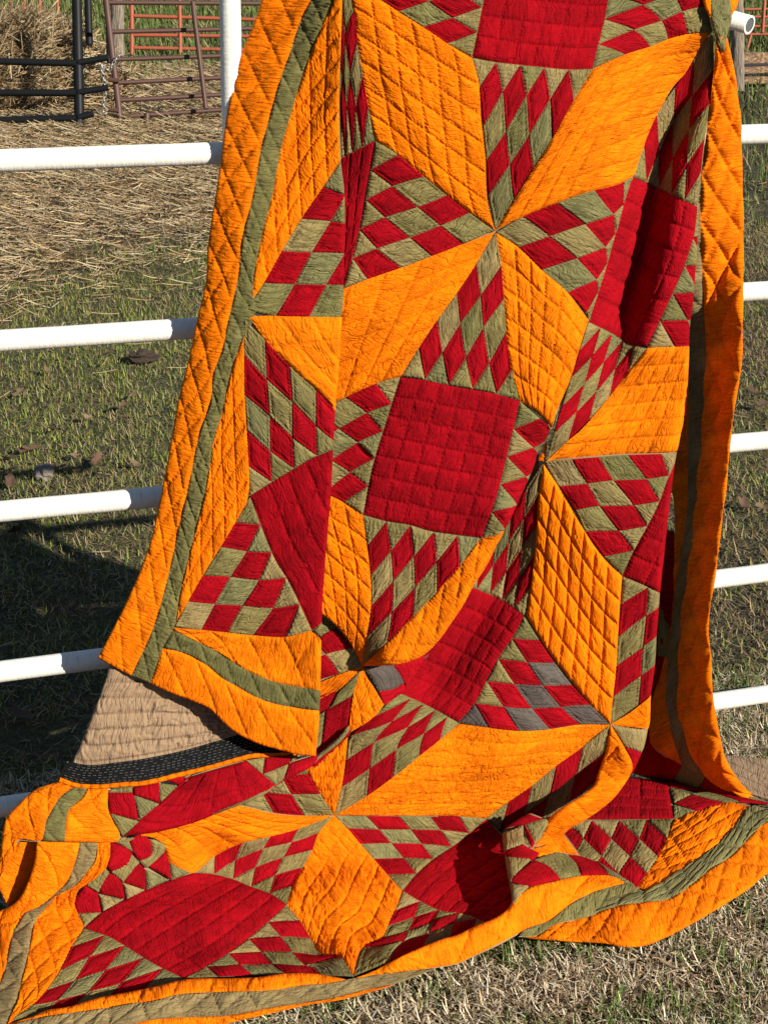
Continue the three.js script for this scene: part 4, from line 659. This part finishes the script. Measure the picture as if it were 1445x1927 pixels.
{ const fence = thing('white_pipe_fence', 'white painted steel pipe fence of level rails that carries the quilt', 'fence');
  for (const [l, r, rad_] of [[-62, -84, .0168], [306, 250, .0165], [648, 543, .0167], [972, 823, .0172], [1277, 1070, .018], [1534, 1297, .018]]) {
    const a = onPlaneZ(-200, l + (l - r) * 100 / 1600, 0), b = onPlaneZ(1700, r - (l - r) * 200 / 1600, 0);
    mesh('rail', pipe(a, b, rad_, 28, 60, .03), WHITE, fence);
  }
  const p0 = onPlaneZ(432.5, -30, .012), p1 = onPlaneZ(437, 215, .012), d = p1.clone().sub(p0).normalize();
  const foot = p0.clone().addScaledVector(d, (p0.y + .1) / -d.y);
  mesh('post', pipe(p0.clone().addScaledVector(d, -.16), foot, .0155, 24, 40, .04), WHITE, fence);
  // the cut pipe end that sticks out towards the right
  const s0 = at(1318, 22, 2.335), s1 = at(1403, 45, 2.34), dir = s1.clone().sub(s0).normalize();
  const r = .0145, L = s0.distanceTo(s1) + .006, shape = new THREE.CylinderGeometry(r, r, L, 28, 6, true), inner = new THREE.CylinderGeometry(r * .78, r * .78, L, 28, 6, true);
  const q = new THREE.Quaternion().setFromUnitVectors(new THREE.Vector3(0, 1, 0), dir);
  const view = camPos.clone().sub(s1).normalize();
  const slant = (g, rad2) => { const p = g.attributes.position; g.translate(0, L / 2, 0); g.applyQuaternion(q); for (let i = 0; i < p.count; i++) { const v = new THREE.Vector3().fromBufferAttribute(p, i); const side = v.clone().addScaledVector(dir, -v.dot(dir)); const t = v.dot(dir) / L; v.addScaledVector(dir, -t * side.dot(view) * .75); p.setXYZ(i, v.x + s0.x, v.y + s0.y, v.z + s0.z); } g.computeVertexNormals(); return g; };
  const tube = slant(shape, r), hole = slant(inner, r);
  const rim = []; const ring = k => { const out = []; for (let i = 0; i < 28; i++) { const v = new THREE.Vector3().fromBufferAttribute(k.attributes.position, i); out.push(v); } return out; };
  const A = ring(tube), B = ring(hole); for (let i = 0; i < 28; i++) { const j = (i + 1) % 28; for (const v of [A[i], A[j], B[j], A[i], B[j], B[i]]) rim.push(v.x, v.y, v.z); }
  const rg = new THREE.BufferGeometry(); rg.setAttribute('position', new THREE.Float32BufferAttribute(rim, 3)); rg.setAttribute('uv', new THREE.Float32BufferAttribute(new Float32Array(rim.length / 3 * 2), 2)); rg.computeVertexNormals();
  const WD = WHITE.clone(); WD.side = THREE.DoubleSide;
  const stub = mesh('pipe_end', mergeGeometries([tube.toNonIndexed(), rg]), WD, fence);
  mesh('pipe_bore', hole, new THREE.MeshStandardMaterial({ color: lin(.05, .055, .055), roughness: .8, side: THREE.DoubleSide }), stub);
  const cap = []; const m = s0.clone().addScaledVector(dir, L * .9); for (let i = 0; i < 28; i++) { const a = B[i].clone().addScaledVector(dir, -.0015), b = B[(i + 1) % 28].clone().addScaledVector(dir, -.0015), c = m.clone().addScaledVector(view, .0).addScaledVector(dir, .0); const cc = A.reduce((s, v) => s.add(v), new THREE.Vector3()).multiplyScalar(1 / 28).addScaledVector(dir, -.0015); cap.push(cc.x, cc.y, cc.z, a.x, a.y, a.z, b.x, b.y, b.z); }
  const cg = new THREE.BufferGeometry(); cg.setAttribute('position', new THREE.Float32BufferAttribute(cap, 3)); cg.computeVertexNormals();
  mesh('pipe_plug', cg, new THREE.MeshStandardMaterial({ color: lin(.085, .095, .095), roughness: .85, side: THREE.DoubleSide }), stub);
}

// ------------------------------------------------------------------ ground
const hayAmount = (x, z) => { // 1 where hay litter covers the ground
  const n = nz(x * .9 + 3, z * .9 + 7) * .9 + nz(x * 3.1, z * 3.1, 2) * .5;
  const edge = -3.85 - .35 * (x - .6) + n * .75;
  return Math.max(0, Math.min(1, (edge - z) / 1.3 + .2 * nz(x * 6, z * 6, 3) + .05)) * (x < 3.2 + n ? 1 : Math.max(0, 1 - (x - 3.2 - n) / 1.2)) * Math.max(0, Math.min(1, (z + 11.5 + n) / 1.5));
};
const dryAmount = (x, z) => { const n = nz(x * 1.3 + 9, z * 1.3 + 1) * .6 + nz(x * 4.3, z * 4.3, 8) * .5; return Math.max(0, Math.min(1, (z > -.35 && x > .9) || z > .12 ? 1 - .35 * Math.max(0, n) : x > 1.4 ? .45 + n - .12 * Math.min(0, z + 2.5) : .12 + n * .7)); };
const gHeight = (x, z) => .012 * nz(x * 2.2, z * 2.2, 5) + .006 * nz(x * 9, z * 9, 3) - .01 + (z < -3 ? .022 * hayAmount(x, z) * (.5 + nz(x * 3, z * 3, 6)) : 0);
{ const nx = 220, nzz = 300, pos = [], col = [], uvs = [], idx = [];
  for (let j = 0; j <= nzz; j++) for (let i = 0; i <= nx; i++) {
    const v = j / nzz, z = 3 - 3.6 * v - 120 * Math.pow(v, 5), wdt = 5 + Math.max(0, -z) * 1.0, x = 1.2 + (i / nx - .5) * 2 * wdt;
    pos.push(x, gHeight(x, z), z); uvs.push(x / .8, z / .8);
    const h = hayAmount(x, z), d = dryAmount(x, z), f = Math.max(0, Math.min(1, (-z - 9) / 6));
    const n = .8 + .45 * nz(x * 6, z * 6, 1) + .3 * nz(x * 23, z * 23, 4);
    let c = [.15, .15, .05]; const mix = (a, b, k) => a.map((q, t) => q + (b[t] - q) * k);
    c = mix(c, [.13, .095, .052], d * .85); c = mix(c, [.20, .14, .07], h); c = mix(c, [.135, .16, .045], f * (1 - h));
    if (z < -14) { const s = .5 + .9 * nz(x * .25, z * .5, 2); c = mix(c, [.30, .25, .13], Math.max(0, Math.min(1, s * .8))); }
    col.push(c[0] * n, c[1] * n, c[2] * n);
  }
  for (let j = 0; j < nzz; j++) for (let i = 0; i < nx; i++) { const a = j * (nx + 1) + i, b = a + 1, c = a + nx + 1, d = c + 1; idx.push(a, b, d, a, d, c); }
  const g = new THREE.BufferGeometry(); g.setAttribute('position', new THREE.Float32BufferAttribute(pos, 3)); g.setAttribute('color', new THREE.Float32BufferAttribute(col, 3)); g.setAttribute('uv', new THREE.Float32BufferAttribute(uvs, 2)); g.setIndex(idx); g.computeVertexNormals();
  const gn1 = tileNoise(512, [60, 60], 81), gn2 = tileNoise(512, [150, 150], 82), gn3 = tileNoise(512, [14, 14], 83);
  const gt = noiseTex(512, (i, j) => { const v = 120 + 60 * gn1(i, j) + 60 * gn2(i, j) + 40 * (gn3(i, j) - .5); return [v, v, v * .95]; }, true);
  const gb = noiseTex(512, (i, j) => { const v = 255 * (.3 * gn3(i, j) + .4 * gn1(i, j) + .3 * gn2(i, j)); return [v, v, v]; });
  const m = mesh('ground', g, new THREE.MeshStandardMaterial({ vertexColors: true, map: gt, bumpMap: gb, bumpScale: .02, roughness: 1, side: THREE.DoubleSide }), scene);
  tag(m, 'ground of thin soil under grass and hay litter', 'ground', null, 'structure');
}
// ------------------------------------------------------------------ grass and hay as blades
function bladeGeo(kind) { // slim curved leaf, unit length along y, folded along its middle
  const pos = [], idx = [], n = 4, w0 = kind === 'straw' ? .5 : .5;
  for (let i = 0; i <= n; i++) {
    const t = i / n, w = w0 * (kind === 'straw' ? 1 - .25 * t : (1 - t * t * .96)), bx = kind === 'straw' ? .03 * Math.sin(t * 3) : .32 * t * t;
    pos.push(-w, t, bx, w, t, bx + (kind === 'straw' ? .02 : .0)); if (i < n) { const a = i * 2; idx.push(a, a + 1, a + 3, a, a + 3, a + 2); }
  }
  const g = new THREE.BufferGeometry(); g.setAttribute('position', new THREE.Float32BufferAttribute(pos, 3)); g.setIndex(idx); g.computeVertexNormals(); return g;
}
const QPOLY = [[-60, 1752], [0, 1722], [30, 1705], [-6, 1660], [0, 1580], [35, 1512], [67, 1486], [110, 1470], [120, 1440], [170, 1330], [600, 1400], [1200, 1430], [1350, 1418], [1500, 1428], [1560, 1500], [1540, 1585], [1444, 1640], [1359, 1702], [1309, 1732], [1259, 1758], [1196, 1779], [1084, 1770], [985, 1762], [870, 1809], [740, 1852], [643, 1879], [540, 1898], [425, 1925], [300, 1958], [-60, 2050]];
function inPoly(P, x, y) { let c = false; for (let i = 0, j = P.length - 1; i < P.length; j = i++) if ((P[i][1] > y) !== (P[j][1] > y) && x < (P[j][0] - P[i][0]) * (y - P[i][1]) / (P[j][1] - P[i][1]) + P[i][0]) c = !c; return c; }
const toPx = v => { const d = v.clone().sub(camPos), w = d.dot(FWD); return [CX + FPX * d.dot(RGT) / w, CY - FPX * d.dot(UPV) / w, w]; };
function scatter(name, label, cat, geo, mat, n, x0, x1, z0, z1, fn) {
  const list = []; let guard = 0; const v = new THREE.Vector3();
  while (list.length < n && guard++ < n * 12) {
    const z = rr(z0, z1), x = rr(x0, x1); v.set(x, 0.01, z);
    const [px, py, w] = toPx(v);
    if (w < .2 || px < -160 || px > 1620 || py < -40 || py > 2040) continue;
    if (z > -.35 && inPoly(QPOLY, px + rr(-7, 7), py + rr(-9, 9))) continue;
    const o = fn(x, z); if (!o) continue; list.push([x, z, o]);
  }
  const im = new THREE.InstancedMesh(geo, mat, list.length); const M = new THREE.Matrix4(), Q = new THREE.Quaternion(), E = new THREE.Euler(), c = new THREE.Color();
  list.forEach(([x, z, o], i) => {
    E.set(o.tilt, o.dir, o.roll ?? 0, 'YXZ'); Q.setFromEuler(E);
    M.compose(new THREE.Vector3(x, gHeight(x, z) + (o.y ?? -.003), z), Q, new THREE.Vector3(o.w, o.l, o.l)); im.setMatrixAt(i, M);
    im.setColorAt(i, c.setRGB(...o.c));
  });
  im.name = numbered(name); im.castShadow = im.receiveShadow = true; scene.add(im); tag(im, label, cat, null, 'stuff'); console.log(name, list.length);
  return im;
}
const GRASSM = new THREE.MeshPhysicalMaterial({ color: 0xffffff, roughness: .75, specularIntensity: .4, side: THREE.DoubleSide });
const bl = bladeGeo('grass'), stw = bladeGeo('straw');
const varc = (c, k) => { const f = 1 + rr(-k, k), h = rr(-.1, .1); return [c[0] * f * (1 + h), c[1] * f, c[2] * f * (1 - h)]; };
const greenC = () => varc(pick([[.21, .245, .05], [.17, .215, .04], [.26, .27, .075], [.13, .175, .034]]), .3);
const dryC = () => varc(pick([[.42, .335, .21], [.28, .21, .125], [.54, .45, .31], [.15, .11, .06], [.62, .54, .39]]), .25);
const hayC = () => varc(pick([[.34, .245, .135], [.27, .19, .10], [.41, .31, .18], [.19, .13, .065], [.48, .38, .24]]), .2);
// lawn in front of the fence: short, mostly dead blades
scatter('dry_grass', 'short dead grass with a few green tufts in front of the quilt', 'grass', bl, GRASSM, 44000, -.9, 2.3, -.35, 1.0, (x, z) => {
  const d = dryAmount(x, z), g = rnd() > (.78 + .12 * d) + .42 * nz(x * 9, z * 9, 4);
  return g ? { tilt: rr(-.8, .8), dir: rr(0, 6.28), l: rr(.026, .06), w: rr(.0015, .003), c: varc([.10, .16, .03], .35) } : { tilt: rr(.85, 1.6) * (rnd() < .5 ? 1 : -1), dir: rr(0, 6.28), l: rr(.012, .034), w: rr(.0016, .0035), c: dryC(), y: rr(0, .016) };
});
// lawn behind the fence
scatter('lawn_grass', 'short green lawn with dry bits behind the fence', 'grass', bl, GRASSM, 120000, -1.2, 4.6, -4.6, -.3, (x, z) => {
  const h = hayAmount(x, z), d = dryAmount(x, z); if (rnd() < h * .9) return null;
  if (nz(x * 5 + 2, z * 5, 8) < -.42 && rnd() < .7) return null; // bare patches
  return rnd() < .25 + d * .7 ? { tilt: rr(.7, 1.5) * (rnd() < .5 ? 1 : -1), dir: rr(0, 6.28), l: rr(.014, .04), w: rr(.0018, .0034), c: varc(pick([[.24, .17, .09], [.32, .245, .14], [.16, .105, .055]]), .3), y: rr(0, .01) } : { tilt: rr(-1.25, 1.25), dir: rr(0, 6.28), l: rr(.012, .034), w: rr(.002, .0042), c: greenC() };
});
scatter('meadow_grass', 'longer grass on the pasture far behind the gates', 'grass', bl, GRASSM, 60000, -2, 11, -22, -4.4, (x, z) => {
  const h = hayAmount(x, z); if (rnd() < h) return null; const far = Math.min(1, (-z - 4) / 10);
  return rnd() < .35 ? { tilt: rr(.4, 1.4), dir: rr(0, 6.28), l: rr(.04, .10) * (1 + far), w: rr(.003, .007) * (1 + 2 * far), c: varc([.28, .22, .11], .3) } : { tilt: rr(-.8, .8), dir: rr(0, 6.28), l: rr(.04, .09) * (1 + far), w: rr(.003, .007) * (1 + 2 * far), c: varc([.10, .135, .035], .35) };
});
scatter('loose_hay', 'thick loose hay strewn over the ground below the gate', 'hay', stw, GRASSM, 90000, -1.5, 5, -11, -3.4, (x, z) => {
  const h = hayAmount(x, z); if (rnd() > h * 1.1 + .015) return null;
  const far = Math.min(1, (-z - 3) / 7);
  return { tilt: Math.PI / 2 + rr(-.35, .35), dir: rr(0, 6.28), l: rr(.03, .13) * (1 + .4 * far), w: rr(.0016, .0034) * (1 + .9 * far), c: hayC(), y: rr(.0, .03) };
});
scatter('straw_litter', 'a scatter of single pale straws on the lawn behind the fence', 'straw', stw, GRASSM, 260, -1, 3.4, -4.5, -.2, (x, z) => ({ tilt: Math.PI / 2 + rr(-.12, .12), dir: rr(0, 6.28), l: rr(.03, .12), w: rr(.0012, .0022), c: varc([.30, .235, .13], .25), y: rr(.01, .035) }));

// ------------------------------------------------------------------ dry leaves, a stone and a dark clod on the lawn
function leafGeo(s) { // curled leaf with a lobed edge
  const pos = [], idx = [], n = 12; pos.push(0, .0, 0);
  for (let k = 1; k <= 2; k++) for (let i = 0; i < n; i++) { const a = i / n * 6.283, r = (k / 2) * (1 + .25 * Math.sin(a * 5 + s) * (k === 2 ? 1 : 0)) * (.65 + .35 * Math.abs(Math.cos(a))); const x = Math.cos(a) * r, z = Math.sin(a) * r * .65; pos.push(x, .35 * x * x + .5 * z * z + .10 * Math.sin(a * 3 + s * 2) * r, z); }
  for (let i = 0; i < n; i++) { const j = (i + 1) % n; idx.push(0, 1 + j, 1 + i, 1 + i, 1 + j, 1 + n + j, 1 + i, 1 + n + j, 1 + n + i); }
  const g = new THREE.BufferGeometry(); g.setAttribute('position', new THREE.Float32BufferAttribute(pos, 3)); g.setIndex(idx); g.computeVertexNormals(); return g;
}
const LEAFM = [[.12, .065, .036], [.15, .095, .052], [.075, .042, .024], [.20, .13, .075]].map(c => new THREE.MeshStandardMaterial({ color: lin(...c), roughness: .85, side: THREE.DoubleSide }));
for (const [px, py, s, m] of [[45, 850, .045, 0], [15, 862, .05, 2], [60, 845, .05, 0], [10, 885, .05, 2], [20, 905, .045, 2], [120, 842, .04, 1], [145, 858, .035, 3], [182, 868, .05, 0], [190, 888, .035, 1], [205, 896, .03, 3], [255, 873, .04, 1], [250, 745, .035, 1], [230, 765, .05, 0], [165, 785, .03, 3], [100, 808, .04, 0], [35, 740, .04, 1], [205, 665, .035, 0], [90, 697, .03, 1], [110, 880, .04, 2], [145, 885, .03, 2], [30, 1000, .06, 2], [60, 975, .06, 2], [40, 1345, .05, 2], [1420, 740, .06, 2], [1400, 950, .05, 0], [1430, 760, .05, 2], [1436, 955, .04, 1]]) {
  const l = mesh('dry_leaf', leafGeo(px), LEAFM[m], scene), p = onGround(px, py, .018); l.position.copy(p); l.scale.setScalar(s * .62); l.rotation.set(rr(-.4, .4), rr(0, 6.28), rr(-.4, .4));
  const kind = ['reddish brown', 'light brown', 'dark brown', 'pale tan'][m], side = px > 700 ? 'right' : 'left', shade = py > 800 ? 'shaded' : 'sunlit';
  const lb = `small curled ${kind} dry leaf on the ${shade} lawn ${side} of the quilt`; tag(l, lb, 'leaf', lb.replace('leaf', 'leaves').replace('small curled ', ''));
}
function lump(r, s, rough) { const g = new THREE.IcosahedronGeometry(1, 4), p = g.attributes.position; for (let i = 0; i < p.count; i++) { const v = new THREE.Vector3().fromBufferAttribute(p, i), k = 1 + rough * nz(v.x * 1.7 + s, v.y * 1.7, v.z * 1.7) + rough * .4 * nz(v.x * 5, v.y * 5 + s, v.z * 5); p.setXYZ(i, v.x * k * r[0], v.y * k * r[1], v.z * k * r[2]); } g.computeVertexNormals(); return g; }
{ const st = mesh('stone', lump([.028, .026, .022], 3, .5), new THREE.MeshStandardMaterial({ color: lin(.20, .175, .155), roughness: .9 }), scene); st.position.copy(onGround(85, 888, .02)); tag(st, 'pale grey stone on the shaded lawn left of the quilt', 'stone');
  const cl = mesh('dung_clod', lump([.05, .022, .03], 8, .6), new THREE.MeshStandardMaterial({ color: lin(.035, .022, .014), roughness: .9 }), scene); cl.position.copy(onGround(268, 670, .02)); tag(cl, 'dark brown clod on the sunlit lawn left of the quilt', 'clod'); }

// ------------------------------------------------------------------ yard behind: black pipe fence, hay bale, gates, posts
const gdep = (px, py) => toPx(onGround(px, py))[2];
const BLACKP = new THREE.MeshPhysicalMaterial({ color: lin(.008, .009, .010), roughness: .5, specularIntensity: .35 });
const MAROON = new THREE.MeshStandardMaterial({ color: lin(.082, .036, .026), roughness: .55 });
const RUST = new THREE.MeshStandardMaterial({ color: lin(.33, .075, .035), roughness: .65 });
const bar = (x0, y0, x1, y1, dep, wpx, dep1 = dep) => pipe(at(x0, y0, dep), at(x1, y1, dep1), wpx / 2 * dep / FPX, 14, 6, .02);
const dB = gdep(150, 240);
{ const f = thing('black_pipe_fence', 'black steel pipe fence in front of the round hay bale', 'fence');
  mesh('post', pipe(at(144.5, -30, dB), at(150.5, 243, dB), 16.5 / 2 * dB / FPX * 1.15, 20, 10), BLACKP, f);
  const b2 = mesh('post', bar(165, -30, 169, 84, dB * 1.06, 14), BLACKP, f);
  for (const [y0, y1, y2] of [[112, 119, 108], [174, 175, 165], [232, 222, 214]]) { mesh('rail', bar(-160, y0, 144, y1, dB * .998, 13), BLACKP, f); mesh('rail', bar(148, y1 - 1, y0 < 200 ? 204 : 176, y2, dB * .998, 12), BLACKP, f); }
  mesh('post', bar(203, 12, 206, 118, dB * 1.03, 9), BLACKP, f);
}
{ const g = thing('pipe_gate', 'dark maroon pipe gate chained to the black fence', 'gate'), dg = gdep(226, 232), dr = dg * 1.02;
  mesh('gate_stile', bar(200, 0, 227, 229, dg, 12), MAROON, g);
  for (const [xl, yl, yr] of [[203, 5, 6], [209, 60, 55], [215, 112, 105], [220, 156, 146], [224, 189, 178], [228, 220, 206]]) mesh('gate_rail', bar(xl, yl, 520, yr + (yr - yl) * .5, dg, 8.5, dr), MAROON, g);
  mesh('gate_brace', mergeGeometries([bar(363, 4, 369, 55, dg * .998, 9), bar(369, 54, 388, 205, dg * .998, 9)]), MAROON, g);
  for (const y of [150, 206]) mesh('hinge', bar(205, y, 224, y + 2, dg * .997, 9), MAROON, g);
  mesh('gate_foot', bar(277, 214, 277, 230, dg * .998, 11), MAROON, g);
  const CH = new THREE.MeshStandardMaterial({ color: lin(.35, .34, .32), metalness: .7, roughness: .45 });
  const ch = thing('chain', 'steel chain hanging on the black post beside the gate', 'chain');
  const path = curve([[222, 108], [212, 122], [204, 132], [192, 124], [196, 150], [200, 172], [196, 190], [198, 212]]);
  for (let i = 0; i < 22; i++) { const p = path(i / 21), q = path(Math.min(1, (i + .5) / 21)); const l = new THREE.TorusGeometry(4.6 * dg / FPX, 1.3 * dg / FPX, 6, 12); l.scale(.62, 1, 1); l.rotateY(i % 2 ? 1.2 : -.2); l.rotateZ(Math.atan2(-(q[1] - p[1]), q[0] - p[0]) + Math.PI / 2); const c = at(p[0], p[1], dg * .995); l.translate(c.x, c.y, c.z); mesh('chain_link', l, CH, ch); }
}
{ const g = thing('rust_red_gate', 'rust red pipe panel standing on the pasture behind the maroon gate', 'gate'), d = gdep(250, 112) * 1.0;
  mesh('gate_stile', bar(248, -30, 249, 104, d, 8), RUST, g);
  for (const [yl, yr] of [[-24, -22], [30, 36], [66, 67], [90, 93]]) mesh('gate_rail', bar(250, yl, 520, yr + 2, d, 7), RUST, g);
  mesh('gate_brace', bar(338, -30, 340, 100, d * .999, 7), RUST, g);
  const p = thing('yard_fence', 'rust red upright bars standing just behind the hay bale', 'fence');
  for (const [x, y] of [[20, 40], [45, 34], [74, 34], [108, 62]]) mesh('bar', bar(x, -30, x + 3, y, d * .98, 5), RUST, p);
}
const woodTex = (() => { const a = tileNoise(512, [64, 5], 91), b = tileNoise(512, [160, 12], 92); return [noiseTex(512, (i, j) => { const v = 70 + 90 * a(i, j) + 70 * b(i, j); return [v, v * .95, v * .88]; }, true), noiseTex(512, (i, j) => { const v = 255 * (.5 * a(i, j) + .5 * b(i, j)); return [v, v, v]; })]; })();
const WOOD = new THREE.MeshStandardMaterial({ color: lin(.62, .56, .5), map: woodTex[0], bumpMap: woodTex[1], bumpScale: .006, roughness: .95 });
const PLANK = new THREE.MeshStandardMaterial({ color: lin(.75, .52, .34), map: woodTex[0], bumpMap: woodTex[1], bumpScale: .006, roughness: .95 });
function woodPost(label, x0, y0, x1, y1, w, d) { const o = thing('wooden_post', label, 'post'); const g = pipe(at(x0, y0, d), at(x1, y1, d), w / 2 * d / FPX, 18, 30, .22); mesh('trunk', g, WOOD, o); }
woodPost('round weathered wooden post just behind the maroon gate', 220, -40, 224, 142, 24, gdep(224, 142));
woodPost('weathered grey wooden post to the right of the quilt corner', 1386, -40, 1388, 174, 24, gdep(1388, 174));
{ const d = gdep(1420, 176) * 1.03, o = thing('plank_fence', 'low fence of brown planks beside the right wooden post', 'fence');
  for (const [y, h] of [[108, 19], [131, 11], [150, 12]]) { const a = at(1398, y + 1, d), b = at(1640, y - 3, d * 1.02), L = a.distanceTo(b), g = new THREE.BoxGeometry(L, h * d / FPX, .04, 12, 2, 1); const p = g.attributes.position; for (let i = 0; i < p.count; i++) p.setY(i, p.getY(i) + .006 * nz(p.getX(i) * 4, y, 1)); g.translate(L / 2, 0, 0); g.applyQuaternion(new THREE.Quaternion().setFromUnitVectors(new THREE.Vector3(1, 0, 0), b.clone().sub(a).normalize())); g.translate(a.x, a.y, a.z); g.computeVertexNormals(); mesh('plank', g, PLANK, o); }
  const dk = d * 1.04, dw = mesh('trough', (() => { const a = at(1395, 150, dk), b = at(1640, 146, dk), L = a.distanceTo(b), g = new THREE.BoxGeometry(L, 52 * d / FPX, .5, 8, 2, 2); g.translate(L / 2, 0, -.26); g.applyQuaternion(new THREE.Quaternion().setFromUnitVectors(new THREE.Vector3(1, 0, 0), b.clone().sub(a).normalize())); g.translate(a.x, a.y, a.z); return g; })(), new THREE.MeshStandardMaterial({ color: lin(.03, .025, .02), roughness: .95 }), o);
  const dp = gdep(1420, 100), q = thing('rust_red_gate', 'rust red pipe panel far behind the right wooden post', 'gate');
  for (const [y0, y1] of [[-20, -22], [18, 12], [32, 30], [50, 46], [65, 60]]) mesh('gate_rail', bar(1400, y0, 1660, y1, dp, 5), RUST, q);
  mesh('gate_stile', bar(1440, -30, 1434, 62, dp * .999, 6), RUST, q); mesh('gate_brace', bar(1412, 66, 1404, 96, dp * .999, 5), RUST, q);
}
// round bale with its shaggy hay
{ const bale = thing('hay_bale', 'big slumped round hay bale behind the black pipe fence', 'hay bale');
  const c = onGround(20, 205), d = toPx(c)[2]; const R = 115 * d / FPX;
  c.addScaledVector(new THREE.Vector3(FWD.x, 0, FWD.z).normalize(), R * .8);
  const g = new THREE.SphereGeometry(1, 60, 40), p = g.attributes.position;
  for (let i = 0; i < p.count; i++) { const v = new THREE.Vector3().fromBufferAttribute(p, i), k = 1 + .10 * nz(v.x * 2, v.y * 2, v.z * 2 + 4) + .05 * nz(v.x * 7, v.y * 7, v.z * 7); p.setXYZ(i, v.x * R * 1.6 * k, Math.max(-.05, v.y * R * 1.12 * k), v.z * R * 1.0 * k); }
  g.computeVertexNormals(); const ry = new THREE.Matrix4().makeRotationY(YW); g.applyMatrix4(ry); g.translate(c.x, c.y, c.z);
  mesh('bale_core', g, new THREE.MeshStandardMaterial({ color: lin(.20, .14, .065), roughness: 1 }), bale);
  const nrm = g.attributes.normal, n = 26000, im = new THREE.InstancedMesh(stw, GRASSM, n), M = new THREE.Matrix4(), Q = new THREE.Quaternion(), col = new THREE.Color();
  for (let i = 0; i < n; i++) { const k = Math.floor(rnd() * p.count), N = new THREE.Vector3().fromBufferAttribute(nrm, k); const t = new THREE.Vector3(rr(-1, 1), rr(-.6, .35), rr(-1, 1)); t.addScaledVector(N, -t.dot(N) + rr(0, .35)).normalize(); Q.setFromUnitVectors(new THREE.Vector3(0, 1, 0), t);
    M.compose(new THREE.Vector3(p.getX(k) + rr(-.07, .07), p.getY(k) + rr(-.05, .06), p.getZ(k) + rr(-.07, .07)).addScaledVector(N, .01), Q, new THREE.Vector3(rr(.004, .008), rr(.08, .26), rr(.1, .2))); im.setMatrixAt(i, M); im.setColorAt(i, col.setRGB(...hayC())); }
  im.name = 'loose_hay'; im.userData.kind = 'stuff'; bale.add(im);
}

// ------------------------------------------------------------------ render
console.log('quilt triangles', nTri);
const renderer = new THREE.WebGLRenderer({ antialias: true });
renderer.setSize(767, 1024);
renderer.toneMapping = THREE.LinearToneMapping;
renderer.toneMappingExposure = EXPOSURE;
renderer.shadowMap.enabled = true;
renderer.render(scene, camera);
